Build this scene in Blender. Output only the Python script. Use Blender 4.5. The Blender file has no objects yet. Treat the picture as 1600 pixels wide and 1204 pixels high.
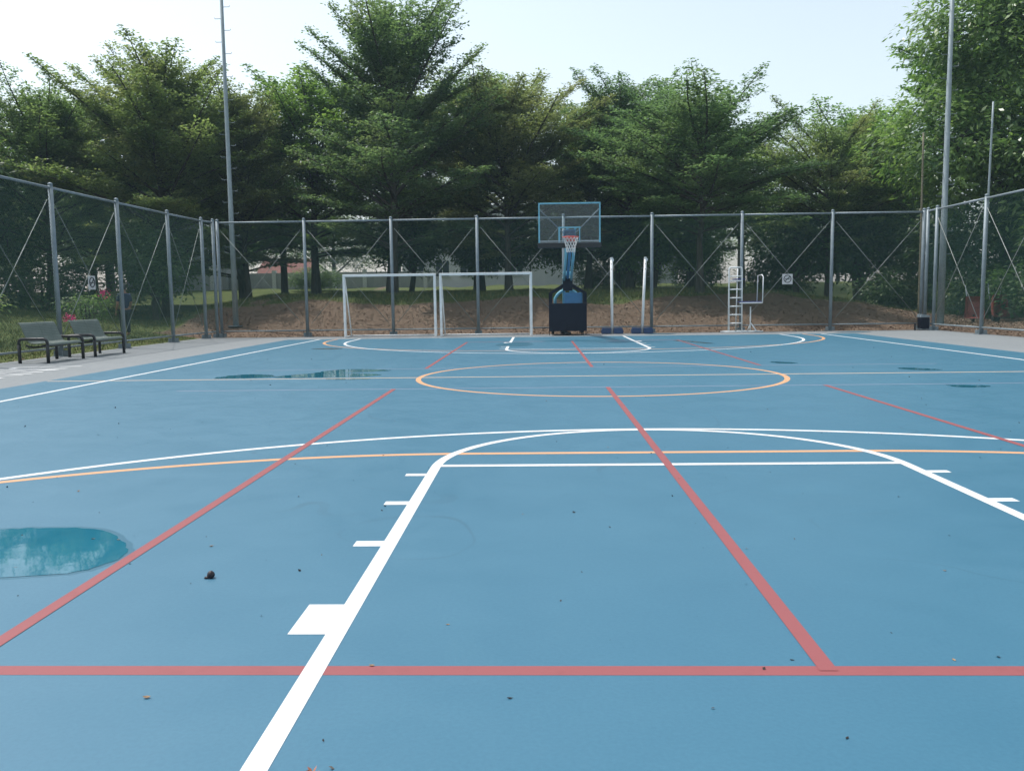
import bpy, bmesh, math, random
import numpy as np
from mathutils import Vector, Matrix
R_ = math.radians
C = bpy.context.scene.collection
scene = bpy.context.scene
rnd = random.Random(7)

# ------------------------------------------------------------------ materials
def nt(name):
    m = bpy.data.materials.new(name); m.use_nodes = True
    n = m.node_tree; b = n.nodes['Principled BSDF']
    return m, n, b
def N(n, t, **kw):
    x = n.nodes.new(t)
    for k, v in kw.items():
        if k in x.inputs: x.inputs[k].default_value = v
        else: setattr(x, k, v)
    return x
def L(n, a, b): n.links.new(a, b)
def ramp(n, fac, stops):
    r = N(n, 'ShaderNodeValToRGB'); e = r.color_ramp.elements
    while len(e) < len(stops): e.new(0.5)
    for i, (p, c) in enumerate(stops):
        e[i].position = p; e[i].color = (*c, 1)
    L(n, fac, r.inputs['Fac']); return r.outputs['Color']
def pos(n, scale=(1, 1, 1)):
    g = N(n, 'ShaderNodeNewGeometry'); m = N(n, 'ShaderNodeMapping'); m.inputs['Scale'].default_value = scale
    L(n, g.outputs['Position'], m.inputs['Vector']); return m.outputs['Vector']
def objpos(n):
    return N(n, 'ShaderNodeTexCoord').outputs['Object']
def noise(n, vec, sc, det=4, rough=.55, dist=0):
    t = N(n, 'ShaderNodeTexNoise'); t.inputs['Scale'].default_value = sc; t.inputs['Detail'].default_value = det
    t.inputs['Roughness'].default_value = rough; t.inputs['Distortion'].default_value = dist
    L(n, vec, t.inputs['Vector']); return t.outputs['Fac']
def mix(n, f, a, b, bt='MIX'):
    m = N(n, 'ShaderNodeMix', data_type='RGBA', blend_type=bt)
    if isinstance(f, (int, float)): m.inputs[0].default_value = f
    else: L(n, f, m.inputs[0])
    for i, v in ((6, a), (7, b)):
        if isinstance(v, tuple): m.inputs[i].default_value = (*v, 1)
        else: L(n, v, m.inputs[i])
    return m.outputs[2]
def math_(n, op, a, b=None):
    m = N(n, 'ShaderNodeMath', operation=op)
    for i, v in ((0, a), (1, b)):
        if v is None: continue
        if isinstance(v, (int, float)): m.inputs[i].default_value = v
        else: L(n, v, m.inputs[i])
    return m.outputs[0]
def bump(n, b, h, s=.2, d=.01):
    x = N(n, 'ShaderNodeBump'); x.inputs['Strength'].default_value = s; x.inputs['Distance'].default_value = d
    L(n, h, x.inputs['Height']); L(n, x.outputs['Normal'], b.inputs['Normal'])

def paint(name, col, rough=.5, var=.12, sc=6, metal=0., spec=.5, bmp=0):
    m, n, b = nt(name)
    p = objpos(n); f = noise(n, p, sc, 5, .6)
    lo = tuple(c * (1 - var) for c in col); hi = tuple(min(1, c * (1 + var)) for c in col)
    L(n, ramp(n, f, [(.3, lo), (.7, hi)]), b.inputs['Base Color'])
    b.inputs['Roughness'].default_value = rough; b.inputs['Metallic'].default_value = metal
    b.inputs['Specular IOR Level'].default_value = spec
    if bmp: bump(n, b, noise(n, p, sc * 12, 3), bmp)
    return m

def court_mat():
    m, n, b = nt('court_acrylic_blue')
    p = pos(n)
    f1 = noise(n, p, .35, 6, .6); f2 = noise(n, p, 2.2, 5, .6, .6); f3 = noise(n, p, 60, 3)
    c = ramp(n, f1, [(.3, (0.027, 0.130, 0.210)), (.7, (0.036, 0.144, 0.224))])
    c = mix(n, .16, c, ramp(n, f2, [(.35, (0.025, 0.117, 0.189)), (.65, (0.038, 0.148, 0.224))]))
    c = mix(n, .16, c, ramp(n, f3, [(.3, (0.014, 0.078, 0.135)), (.7, (0.057, 0.188, 0.261))]))
    # dried rings of old puddles: thin darker contour lines of a slow noise
    ring = noise(n, p, .42, 2, .4, .5)
    d = math_(n, 'ABSOLUTE', math_(n, 'SUBTRACT', ring, .565))
    msk = math_(n, 'LESS_THAN', d, .0022)
    brk = ramp(n, noise(n, p, 1.1, 2), [(.45, (0, 0, 0)), (.62, (1, 1, 1))])
    msk = math_(n, 'MULTIPLY', math_(n, 'MULTIPLY', msk, brk), .40)
    c = mix(n, msk, c, (0.017, 0.085, 0.135))
    # scuffs left by shoes
    sv = pos(n, (1.2, .5, 1)); sf = noise(n, sv, 1.6, 7, .75, 2.5)
    c = mix(n, math_(n, 'MULTIPLY', ramp(n, sf, [(.60, (0, 0, 0)), (.75, (1, 1, 1))]), .28), c, (0.051, 0.162, 0.224))
    L(n, c, b.inputs['Base Color'])
    L(n, ramp(n, f2, [(.3, (.42,) * 3), (.7, (.52,) * 3)]), b.inputs['Roughness'])
    b.inputs['Specular IOR Level'].default_value = .66
    bump(n, b, f3, .15, .002)
    return m
def line_mat(name, col, wear=.12):
    m, n, b = nt(name); p = pos(n)
    f = noise(n, p, 9, 6, .7); f2 = noise(n, p, 1.3, 3)
    c = mix(n, math_(n, 'MULTIPLY', ramp(n, f, [(.52, (0, 0, 0)), (.75, (1, 1, 1))]), wear), col, tuple(x * .6 for x in col))
    c = mix(n, math_(n, 'MULTIPLY', f2, .12), c, tuple(x * .75 for x in col))
    L(n, c, b.inputs['Base Color']); b.inputs['Roughness'].default_value = .55
    b.inputs['Specular IOR Level'].default_value = .35
    return m
def apron_mat():
    m, n, b = nt('grey_concrete'); p = pos(n)
    f = noise(n, p, .5, 6, .6); f2 = noise(n, p, 6, 6, .65); f3 = noise(n, p, 90, 2)
    c = ramp(n, f, [(.3, (0.176, 0.193, 0.203)), (.7, (0.211, 0.228, 0.237))])
    c = mix(n, .35, c, ramp(n, f2, [(.35, (0.147, 0.162, 0.171)), (.65, (0.234, 0.253, 0.262))]))
    c = mix(n, .15, c, ramp(n, f3, [(.3, (0.106, 0.116, 0.124)), (.7, (0.293, 0.317, 0.330))]))
    L(n, c, b.inputs['Base Color']); b.inputs['Roughness'].default_value = .8
    bump(n, b, f3, .25, .003); return m
def water_mat():
    m, n, b = nt('shallow_rain_water'); p = pos(n)
    f = noise(n, p, 3, 4)
    L(n, ramp(n, f, [(.3, (0.015, 0.124, 0.188)), (.7, (0.021, 0.148, 0.212))]), b.inputs['Base Color'])
    b.inputs['Roughness'].default_value = .03; b.inputs['IOR'].default_value = 1.33
    b.inputs['Specular IOR Level'].default_value = .36
    bump(n, b, noise(n, pos(n, (1, 1, 1)), 5, 2), .04, .01)
    return m
def damp_mat():
    m, n, b = nt('damp_court_paint'); p = pos(n); f = noise(n, p, 5, 5)
    L(n, ramp(n, f, [(.3, (.020, .105, .165)), (.7, (.025, .118, .180))]), b.inputs['Base Color'])
    b.inputs['Roughness'].default_value = .40; b.inputs['Specular IOR Level'].default_value = .5; return m
def terrain_mat():
    m, n, b = nt('lawn_and_leaf_litter'); p = pos(n)
    a = N(n, 'ShaderNodeAttribute', attribute_name='soil').outputs['Fac']
    g1 = noise(n, p, .6, 5, .6); g2 = noise(n, p, 14, 5, .7)
    grass = mix(n, .45, ramp(n, g1, [(.3, (.042, .074, .018)), (.7, (.115, .130, .040))]), ramp(n, g2, [(.3, (.022, .045, .010)), (.7, (.12, .13, .045))]))
    s1 = noise(n, p, .8, 5, .6); s2 = noise(n, p, 18, 6, .75)
    soil = mix(n, .55, ramp(n, s1, [(.3, (.135, .096, .067)), (.7, (.20, .142, .10))]), ramp(n, s2, [(.3, (.085, .06, .043)), (.55, (.145, .102, .074)), (.75, (.27, .205, .15))]))
    e = noise(n, p, 1.7, 5, .65)
    fac = ramp(n, math_(n, 'ADD', a, math_(n, 'MULTIPLY', math_(n, 'SUBTRACT', e, .5), .9)), [(.42, (0, 0, 0)), (.58, (1, 1, 1))])
    L(n, mix(n, fac, grass, soil), b.inputs['Base Color'])
    b.inputs['Roughness'].default_value = .95; b.inputs['Specular IOR Level'].default_value = .15
    bump(n, b, s2, .4, .03); return m
def leaf_mat(name, dark, light, extra=None, trans=.52, rough=.45):
    m, n, b = nt(name)
    g = N(n, 'ShaderNodeNewGeometry'); oi = N(n, 'ShaderNodeObjectInfo')
    r = g.outputs['Random Per Island']
    big = noise(n, pos(n), .55, 3, .5)
    v = math_(n, 'ADD', math_(n, 'MULTIPLY', r, .55), math_(n, 'MULTIPLY', math_(n, 'SUBTRACT', big, .28), .95))
    stops = [(.15, dark), (.8, light)]
    c = ramp(n, v, stops)
    if extra:
        patch = ramp(n, noise(n, pos(n), .38, 2, .5, .3), [(.50, (0, 0, 0)), (.66, (1, 1, 1))])
        c = mix(n, math_(n, 'MULTIPLY', patch, .6), c, extra)
    hs = N(n, 'ShaderNodeHueSaturation'); L(n, c, hs.inputs['Color'])
    L(n, math_(n, 'ADD', .485, math_(n, 'MULTIPLY', oi.outputs['Random'], .03)), hs.inputs['Hue'])
    L(n, hs.outputs['Color'], b.inputs['Base Color'])
    b.inputs['Roughness'].default_value = rough; b.inputs['Specular IOR Level'].default_value = .45
    t = N(n, 'ShaderNodeBsdfTranslucent'); tc = mix(n, 1., hs.outputs['Color'], (1.5, 1.55, .95), 'MULTIPLY'); L(n, tc, t.inputs['Color'])
    ms = N(n, 'ShaderNodeMixShader'); ms.inputs[0].default_value = trans
    L(n, b.outputs[0], ms.inputs[1]); L(n, t.outputs[0], ms.inputs[2])
    L(n, ms.outputs[0], n.nodes['Material Output'].inputs['Surface']); return m
def island_mat(name, stops, rough=.8):
    m, n, b = nt(name); g = N(n, 'ShaderNodeNewGeometry')
    L(n, ramp(n, g.outputs['Random Per Island'], stops), b.inputs['Base Color']); b.inputs['Roughness'].default_value = rough
    b.inputs['Specular IOR Level'].default_value = .2
    return m
def bark_mat():
    m, n, b = nt('grey_brown_bark'); p = pos(n, (1, 1, .25)); f = noise(n, p, 9, 6, .7)
    L(n, ramp(n, f, [(.3, (.028, .023, .018)), (.7, (.10, .085, .068))]), b.inputs['Base Color'])
    b.inputs['Roughness'].default_value = .9; bump(n, b, f, .6, .03); return m
def galv_mat(name, lo, hi, metal=.35):
    m, n, b = nt(name); p = pos(n); f = noise(n, p, 7, 6, .7); f2 = noise(n, pos(n, (6, 6, .7)), 3, 4)
    c = mix(n, .4, ramp(n, f, [(.3, lo), (.7, hi)]), ramp(n, f2, [(.35, tuple(x * .75 for x in lo)), (.7, hi)]))
    L(n, c, b.inputs['Base Color']); b.inputs['Metallic'].default_value = metal; b.inputs['Roughness'].default_value = .5
    return m
def perforated_mat():
    m, n, b = nt('perforated_steel'); p = objpos(n)
    v = N(n, 'ShaderNodeTexVoronoi'); v.inputs['Scale'].default_value = 70; v.inputs['Randomness'].default_value = 0
    L(n, p, v.inputs['Vector'])
    hole = math_(n, 'LESS_THAN', v.outputs['Distance'], .42)
    f = noise(n, p, 4, 4)
    c = mix(n, hole, ramp(n, f, [(.3, (.16, .195, .175)), (.7, (.22, .255, .23))]), (.06, .08, .07))
    L(n, c, b.inputs['Base Color']); b.inputs['Roughness'].default_value = .5; return m
def glass_mat():
    m, n, b = nt('clear_acrylic')
    tr = N(n, 'ShaderNodeBsdfTransparent'); tr.inputs['Color'].default_value = (.80, .86, .88, 1)
    gl = N(n, 'ShaderNodeBsdfGlossy'); gl.inputs['Roughness'].default_value = .25
    df = N(n, 'ShaderNodeBsdfDiffuse'); L(n, ramp(n, noise(n, objpos(n), 6, 4), [(.3, (.25, .3, .32)), (.7, (.4, .45, .48))]), df.inputs['Color'])
    fr = N(n, 'ShaderNodeFresnel'); fr.inputs['IOR'].default_value = 1.45
    m1 = N(n, 'ShaderNodeMixShader'); L(n, fr.outputs[0], m1.inputs[0]); L(n, tr.outputs[0], m1.inputs[1]); L(n, gl.outputs[0], m1.inputs[2])
    m2 = N(n, 'ShaderNodeMixShader'); m2.inputs[0].default_value = .06; L(n, m1.outputs[0], m2.inputs[1]); L(n, df.outputs[0], m2.inputs[2])
    L(n, m2.outputs[0], n.nodes['Material Output'].inputs['Surface']); return m
def plaster(name, lo, hi):
    m, n, b = nt(name); p = pos(n); f = noise(n, p, .7, 6, .65); f2 = noise(n, pos(n, (3, 3, .3)), 1.2, 4)
    L(n, mix(n, .4, ramp(n, f, [(.3, lo), (.7, hi)]), ramp(n, f2, [(.3, lo), (.7, hi)])), b.inputs['Base Color'])
    b.inputs['Roughness'].default_value = .85; return m
def tile_mat():
    m, n, b = nt('red_roof_tiles'); p = pos(n)
    w = N(n, 'ShaderNodeTexWave'); w.inputs['Scale'].default_value = 3.2; w.inputs['Distortion'].default_value = .4; L(n, p, w.inputs['Vector'])
    c = mix(n, .5, ramp(n, w.outputs['Fac'], [(.2, (0.099, 0.032, 0.025)), (.7, (0.211, 0.070, 0.052))]), ramp(n, noise(n, p, 4, 4), [(.3, (0.124, 0.042, 0.035)), (.7, (0.223, 0.084, 0.063))]))
    L(n, c, b.inputs['Base Color']); b.inputs['Roughness'].default_value = .8; return m

M = dict(
 court=court_mat(), apron=apron_mat(), water=water_mat(), damp=damp_mat(), terrain=terrain_mat(), bark=bark_mat(),
 white_line=line_mat('white_line_paint', (.66, .675, .68), .10), orange_line=line_mat('orange_line_paint', (.60, .33, .175)),
 cream_line=line_mat('pale_orange_line_paint', (.62, .46, .32)), red_line=line_mat('red_line_paint', (.27, .078, .082), .3),
 faint_red=line_mat('faded_red_line_paint', (.24, .25, .34)),
 galv=galv_mat('galvanised_steel', (.16, .205, .235), (.27, .32, .35), .1), galv_dark=galv_mat('dull_galvanised_steel', (.13, .17, .19), (.24, .28, .30), .15),
 pole=galv_mat('weathered_grey_pole', (.21, .26, .28), (.32, .375, .40), .1), wire=paint('green_coated_wire', (.022, .088, .078), .7, .15, spec=.2),
 brace=galv_mat('brace_cable_steel', (.20, .225, .21), (.32, .34, .32), .1),
 white=paint('white_enamel', (.80, .81, .81), .4, .10, 5), white_dirty=paint('chalky_white_paint', (.74, .76, .76), .5, .14, 7),
 black=paint('black_powder_coat', (.012, .013, .016), .4, .2), navy=paint('dark_navy_vinyl', (.0065, .0105, .022), .6, .2, 5, bmp=.1, spec=.2),
 cyan=paint('light_blue_enamel', (.17, .44, .56), .4, .12, 4), cyan_dark=paint('mid_blue_enamel', (.045, .19, .38), .4, .12, 4),
 blue_vinyl=paint('blue_vinyl', (.014, .045, .125), .5, .2, 6, bmp=.15), blue_board=paint('deep_blue_board', (.03, .05, .22), .45, .15),
 rim=paint('red_rim_paint', (.62, .10, .08), .4, .1), cord=paint('white_nylon_cord', (.66, .64, .63), .8, .1),
 rubber=paint('black_rubber', (.014, .014, .014), .8, .2), grey_metal=galv_mat('grey_strut', (.30, .33, .35), (.45, .48, .5), .1),
 perf=perforated_mat(), glass=glass_mat(), sign=paint('white_sign_board', (.60, .60, .60), .5, .08), ink=paint('black_sign_ink', (.03, .03, .035), .5, .1),
 wall_white=plaster('white_render', (.50, .51, .51), (.66, .66, .65)), wall_grey=plaster('grey_render', (.24, .25, .255), (.36, .37, .37)),
 roof_grey=plaster('grey_roof_sheet', (.20, .21, .22), (.30, .31, .32)), tiles=tile_mat(), window=paint('dark_window_glass', (.03, .04, .05), .1, .2),
 trim=paint('pale_trim_paint', (.55, .56, .56), .5, .1), barrow=paint('rusty_red_paint', (.26, .07, .055), .6, .3, 9),
 bamboo=paint('weathered_bamboo', (.16, .145, .095), .7, .25, 8), globe=paint('frosted_globe', (.78, .78, .76), .3, .05),
 skin=paint('skin', (.28, .15, .10), .6, .08), shirt=paint('navy_cloth', (.016, .028, .075), .8, .2, 12), trousers=paint('dark_cloth', (.015, .02, .035), .8, .2, 12),
 hair=paint('black_hair', (.012, .011, .011), .6, .2), pink=island_mat('pink_bracts', [(.1, (.45, .03, .13)), (.9, (.70, .09, .25))]),
 lt=leaf_mat('small_green_leaf', (.075, .128, .055), (.215, .295, .130), (.205, .215, .105)),
 lt_deep=leaf_mat('small_deep_green_leaf', (.055, .105, .056), (.170, .250, .125), (.180, .215, .115)),
 lt_olive=leaf_mat('small_olive_leaf', (.078, .112, .055), (.225, .270, .135), (.215, .225, .120)),
 lt_bright=leaf_mat('bright_green_leaf', (.065, .140, .040), (.195, .310, .100)),
 big=leaf_mat('large_glossy_leaf', (.040, .105, .030), (.20, .32, .10), None, .45, .32),
 shrub=leaf_mat('dark_shrub_leaf', (0.022, 0.060, 0.021), (0.078, 0.143, 0.045), None, .42),
 pale_leaf=leaf_mat('pale_garden_leaf', (.045, .09, .030), (.15, .225, .085)),
 grass=island_mat('grass_blades', [(.1, (.05, .08, .02)), (.6, (.11, .135, .038)), (.95, (.22, .20, .085))], .7),
 litter=island_mat('dry_leaf_litter', [(.05, (.085, .059, .042)), (.4, (.145, .10, .070)), (.75, (.20, .137, .098)), (.97, (.36, .29, .22))], .85),
 dry=island_mat('dry_curled_leaf', [(.1, (.16, .09, .05)), (.5, (.30, .19, .11)), (.9, (.5, .40, .30))], .8),
 grit=island_mat('dark_grit', [(.1, (.02, .02, .02)), (.7, (.06, .05, .045)), (.95, (.20, .17, .14))], .9),
 pod=paint('dark_seed_pod', (.020, .012, .016), .5, .3, 40), blossom=paint('rust_dry_leaf', (.36, .13, .07), .75, .35, 25),
)

# ------------------------------------------------------------------ mesh helpers
def link(name, me, mat=None, parent=None, smooth=False):
    o = bpy.data.objects.new(name, me); C.objects.link(o)
    if mat is not None and not me.materials: me.materials.append(mat)
    if smooth: me.polygons.foreach_set('use_smooth', [True] * len(me.polygons))
    if parent is not None: o.parent = parent
    return o
def tag(o, label=None, cat=None, group=None, kind=None):
    for k, v in (('label', label), ('category', cat), ('group', group), ('kind', kind)):
        if v: o[k] = v
    return o
def thing(name, label, cat, loc=(0, 0, 0), rz=0, group=None):
    o = bpy.data.objects.new(name, None); C.objects.link(o); o.location = loc; o.rotation_euler = (0, 0, rz)
    o.empty_display_size = .2
    return tag(o, label, cat, group)

class MB:
    def __init__(s): s.v = []; s.f = []
    def add(s, vs, fs):
        b = len(s.v); s.v += [tuple(v) for v in vs]; s.f += [tuple(b + i for i in f) for f in fs]; return s
    def box(s, c, d, rot=None, taper=1.):
        x, y, z = (k / 2 for k in d)
        vs = [Vector((sx * x * (taper if sz > 0 else 1), sy * y * (taper if sz > 0 else 1), sz * z)) for sz in (-1, 1) for sy in (-1, 1) for sx in (-1, 1)]
        if rot is not None: vs = [rot @ v for v in vs]
        return s.add([v + Vector(c) for v in vs], [(0, 2, 3, 1), (4, 5, 7, 6), (0, 1, 5, 4), (2, 6, 7, 3), (0, 4, 6, 2), (1, 3, 7, 5)])
    def tube(s, pts, r, n=8, cap=True, closed=False):
        pts = [Vector(p) for p in pts]; k = len(pts); rr = r if isinstance(r, (list, tuple)) else [r] * k
        rings = []; up = None
        for i, p in enumerate(pts):
            if closed: t = (pts[(i + 1) % k] - pts[i - 1])
            else: t = pts[min(i + 1, k - 1)] - pts[max(i - 1, 0)]
            t.normalize()
            if up is None:
                up = Vector((0, 0, 1)) if abs(t.z) < .9 else Vector((1, 0, 0))
            a = up - t * up.dot(t); a.normalize(); up = a; b = t.cross(a)
            rings.append([p + (a * math.cos(2 * math.pi * j / n) + b * math.sin(2 * math.pi * j / n)) * rr[i] for j in range(n)])
        fs = []
        for i in range(k if closed else k - 1):
            i2 = (i + 1) % k
            for j in range(n):
                fs.append((i * n + j, i * n + (j + 1) % n, i2 * n + (j + 1) % n, i2 * n + j))
        if cap and not closed:
            fs.append(tuple(reversed(range(n)))); fs.append(tuple((k - 1) * n + j for j in range(n)))
        return s.add([v for r_ in rings for v in r_], fs)
    def lathe(s, prof, n=16, c=(0, 0, 0)):
        vs = []; fs = []
        for (r, z) in prof:
            for j in range(n):
                a = 2 * math.pi * j / n; vs.append((c[0] + r * math.cos(a), c[1] + r * math.sin(a), c[2] + z))
        for i in range(len(prof) - 1):
            for j in range(n): fs.append((i * n + j, i * n + (j + 1) % n, (i + 1) * n + (j + 1) % n, (i + 1) * n + j))
        return s.add(vs, fs)
    def prism(s, poly, axis_y0, axis_y1):       # polygon in (x,z), extruded along y
        k = len(poly)
        vs = [(x, axis_y0, z) for x, z in poly] + [(x, axis_y1, z) for x, z in poly]
        fs = [tuple(range(k)), tuple(reversed(range(k, 2 * k)))] + [(i, k + i, k + (i + 1) % k, (i + 1) % k) for i in range(k)]
        return s.add(vs, fs)
    def mesh(s, name):
        me = bpy.data.meshes.new(name); me.from_pydata(s.v, [], s.f); me.validate()
        bm = bmesh.new(); bm.from_mesh(me); bmesh.ops.recalc_face_normals(bm, faces=bm.faces); bm.to_mesh(me); bm.free()
        return me
    def build(s, name, mat, parent=None, smooth=False, bevel=0):
        o = link(name, s.mesh(name), mat, parent, smooth)
        if bevel:
            b = o.modifiers.new('bevel', 'BEVEL'); b.width = bevel; b.segments = 2; b.limit_method = 'ANGLE'
        return o
def tube_obj(name, pts, r, mat, parent=None, n=8, closed=False):
    o = MB().tube(pts, r, n, True, closed).build(name, mat, parent)
    o.data.polygons.foreach_set('use_smooth', [len(p.vertices) == 4 for p in o.data.polygons]); return o
def copy_tree(o, parent=None):
    c = o.copy(); C.objects.link(c)
    if parent is not None: c.parent = parent
    for ch in list(o.children): copy_tree(ch, c)
    return c
def fast_mesh(name, V, F):                        # V (n,3) F (m,k) arrays
    me = bpy.data.meshes.new(name); V = np.asarray(V, np.float32); F = np.asarray(F, np.int32); k = F.shape[1]
    me.vertices.add(len(V)); me.vertices.foreach_set('co', V.ravel())
    me.loops.add(F.size); me.loops.foreach_set('vertex_index', F.ravel())
    me.polygons.add(len(F)); me.polygons.foreach_set('loop_start', np.arange(0, F.size, k, dtype=np.int32))
    me.update(calc_edges=True); return me

# ------------------------------------------------------------------ terrain
def sst(a, b, x):
    t = np.clip((np.asarray(x, float) - a) / (b - a), 0, 1); return t * t * (3 - 2 * t)
def lump(x, y):
    return .05 * np.sin(x * 1.3 + y * .7) + .04 * np.sin(x * .6 - y * 1.9 + 1) + .03 * np.sin(x * 2.9 + y * 2.3)
def height(x, y):
    x = np.asarray(x, float); y = np.asarray(y, float)
    w = sst(-18.5, -13.5, x) * (1 - .72 * sst(8, 17, x))
    bank = (sst(16.6, 23.5, y) * 1.42 + np.clip(y - 23, 0, 40) * .022) * w
    left = np.clip((-13.1 - x) * .13, 0, 1.15) * sst(-16, 2, y)
    right = np.clip((x - 12.9) * .07, 0, .45)
    far = sst(30, 55, y) * 2.25
    h = np.maximum(np.maximum(bank, left), np.maximum(right, far))
    inside = (np.abs(x) < 12.9) & (y < 16.7)
    l = lump(x, y) * sst(0, .5, h + .15)
    return np.where(inside, -.06, h - .03 + l * np.clip(h, 0.15, 1))
def hz(x, y): return float(height(x, y))
def soilmask(x, y):
    s = sst(16.2, 16.9, y) * (1 - sst(20.9, 22.6, y + .5 * np.sin(x * .8) - .9 * sst(2, 9, x))) * sst(-16.5, -13.5, x)
    s2 = sst(12.4, 12.9, x) * (1 - sst(16, 19, x)) * (1 - sst(21, 24, y))
    s3 = (1 - sst(-13.5, -13.0, x) * 0) * sst(-13.7, -13.0, x) * (x < -12) * .55
    return np.clip(np.maximum(np.maximum(s, s2), s3), 0, 1)
def build_terrain():
    xs = np.concatenate([np.linspace(-600, -70, 14), np.arange(-60, -30, 3.), np.arange(-30, 30, .5), np.arange(30, 60, 3.), np.linspace(70, 600, 14)])
    ys = np.concatenate([np.linspace(-400, -60, 8), np.arange(-50, 0, 4.), np.arange(0, 34, .4), np.arange(34, 90, 3.), np.linspace(100, 1200, 14)])
    X, Y = np.meshgrid(xs, ys); Z = height(X, Y); nx, ny = len(xs), len(ys)
    V = np.stack([X.ravel(), Y.ravel(), Z.ravel()], -1)
    i = np.arange(nx * ny).reshape(ny, nx)
    F = np.stack([i[:-1, :-1].ravel(), i[:-1, 1:].ravel(), i[1:, 1:].ravel(), i[1:, :-1].ravel()], -1)
    me = fast_mesh('ground', V, F)
    at = me.attributes.new('soil', 'FLOAT', 'POINT'); at.data.foreach_set('value', soilmask(X, Y).ravel().astype(np.float32))
    o = link('ground', me, M['terrain'], None, True); tag(o, 'lawn and brown leaf covered bank around the court', kind='structure')
build_terrain()

def slab(name, x0, x1, y0, y1, z0, z1, mat, label, hole=None):
    m = MB()
    m.box(((x0 + x1) / 2, (y0 + y1) / 2, (z0 + z1) / 2), (x1 - x0, y1 - y0, z1 - z0))
    return tag(m.build(name, mat), label, kind='structure')
slab('concrete_apron', -12.95, 12.78, -24, 16.30, -.30, -.004, M['apron'], 'grey concrete apron around the blue court')
slab('court_surface', -9.3, 9.3, -14.25, 14.22, -.002, .0, M['court'], 'blue acrylic sports court surface')

# ------------------------------------------------------------------ painted markings
def ribbon(mb, pts, w, z, closed=False):
    P = [np.array(p, float) for p in pts]; k = len(P); Lf = []; Rt = []
    for i in range(k):
        if closed: a = P[i] - P[i - 1]; b = P[(i + 1) % k] - P[i]
        else:
            a = P[i] - P[i - 1] if i > 0 else P[1] - P[0]; b = P[i + 1] - P[i] if i < k - 1 else a
        a = a / np.linalg.norm(a); b = b / np.linalg.norm(b); t = a + b; t /= np.linalg.norm(t)
        nrm = np.array([-t[1], t[0]]); s = w / 2 / max(.3, float(nrm @ np.array([-a[1], a[0]])))
        Lf.append(P[i] + nrm * s); Rt.append(P[i] - nrm * s)
    vs = [(p[0], p[1], z) for p in Lf] + [(p[0], p[1], z) for p in Rt]
    rng = range(k if closed else k - 1)
    mb.add(vs, [(i, k + i, k + (i + 1) % k, (i + 1) % k) for i in rng])
def arc(cx, cy, r, a0, a1, n=64): return [(cx + r * math.cos(R_(a0 + (a1 - a0) * i / n)), cy + r * math.sin(R_(a0 + (a1 - a0) * i / n))) for i in range(n + 1)]
def rect(mb, x0, x1, y0, y1, z): mb.add([(x0, y0, z), (x1, y0, z), (x1, y1, z), (x0, y1, z)], [(0, 1, 2, 3)])
W = .08
white = MB()
for s in (-1, 1):
    rect(white, s * 8.22 - W / 2, s * 8.22 + W / 2, -14.2, 14.2, .0011)
    e = -s                                      # end being painted: y sign
    yend = 14.2
    def fy(p): return [(x, e * y) for x, y in p] if e > 0 else [(x, -y) for x, y in p]
    A = arc(0, 12.66, 6.88, 180, 360, 120)
    three = [(-6.88, yend)] + A + [(6.88, yend)]
    ribbon(white, fy(three), W, .0011)
    key = [(-1.8, yend)] + [(-1.8, 7.9)] + arc(0, 7.62, 1.8, 180, 360, 60) + [(1.8, 7.9)] + [(1.8, yend)]
    ribbon(white, fy(key), .078, .0015)
    ft = fy([(-1.76, 7.575), (1.76, 7.575)]); ribbon(white, ft, W, .0018)
    for sx in (-1, 1):
        for (a, b) in ((7.87, 7.95), (8.75, 8.84), (9.66, 9.76), (10.63, 10.96)):
            x0, x1 = sorted((sx * 1.79, sx * 1.99)); y0, y1 = sorted((e * a, e * b)); rect(white, x0, x1, y0, y1, .0012)
hw_ = MB(); rect(hw_, -9.25, 9.28, -.035, .035, .0006)
tag(hw_.build('halfway_line', M['cream_line']), 'thin pale halfway line across the blue court', kind='structure')
tag(white.build('white_court_lines', M['white_line']), 'white basketball lines painted on the blue court', kind='structure')
orange = MB()
for e in (-1, 1):
    A = arc(-1.58, 13.1, 6.05, 180, 270, 48) + arc(1.58, 13.1, 6.05, 270, 360, 48)
    pts = [(-7.63, 14.2)] + A + [(7.63, 14.2)]
    ribbon(orange, [(x, e * y) for x, y in pts], .085, .0009)
ribbon(orange, arc(0, 0, 2.96, 0, 360, 120)[:-1], .085, .0009, True)
tag(orange.build('orange_court_lines', M['orange_line']), 'orange futsal arcs and centre circle painted on the court', kind='structure')
red = MB()
for e in (-1, 1):
    for x in (-3.095, 0, 3.095):
        y0, y1 = sorted((e * 1.80, e * 11.29)); rect(red, x - .032, x + .032, y0, y1, .0022)
    y0, y1 = sorted((e * 11.25, e * 11.325)); rect(red, -3.4 * 3, 3.4 * 3 - 1, y0, y1, .0006) if e < 0 else rect(red, -3.12, 3.12, y0, y1, .0006)
tag(red.build('red_court_lines', M['red_line']), 'red court lines with a gap at the middle', kind='structure')
fr = MB()
for e in (-1, 1): rect(fr, -6.3, 6.3, e * 1.78 - .02, e * 1.78 + .02, .0004)
tag(fr.build('faded_court_lines', M['faint_red']), 'faint reddish cross lines beside the centre circle', kind='structure')

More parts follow.
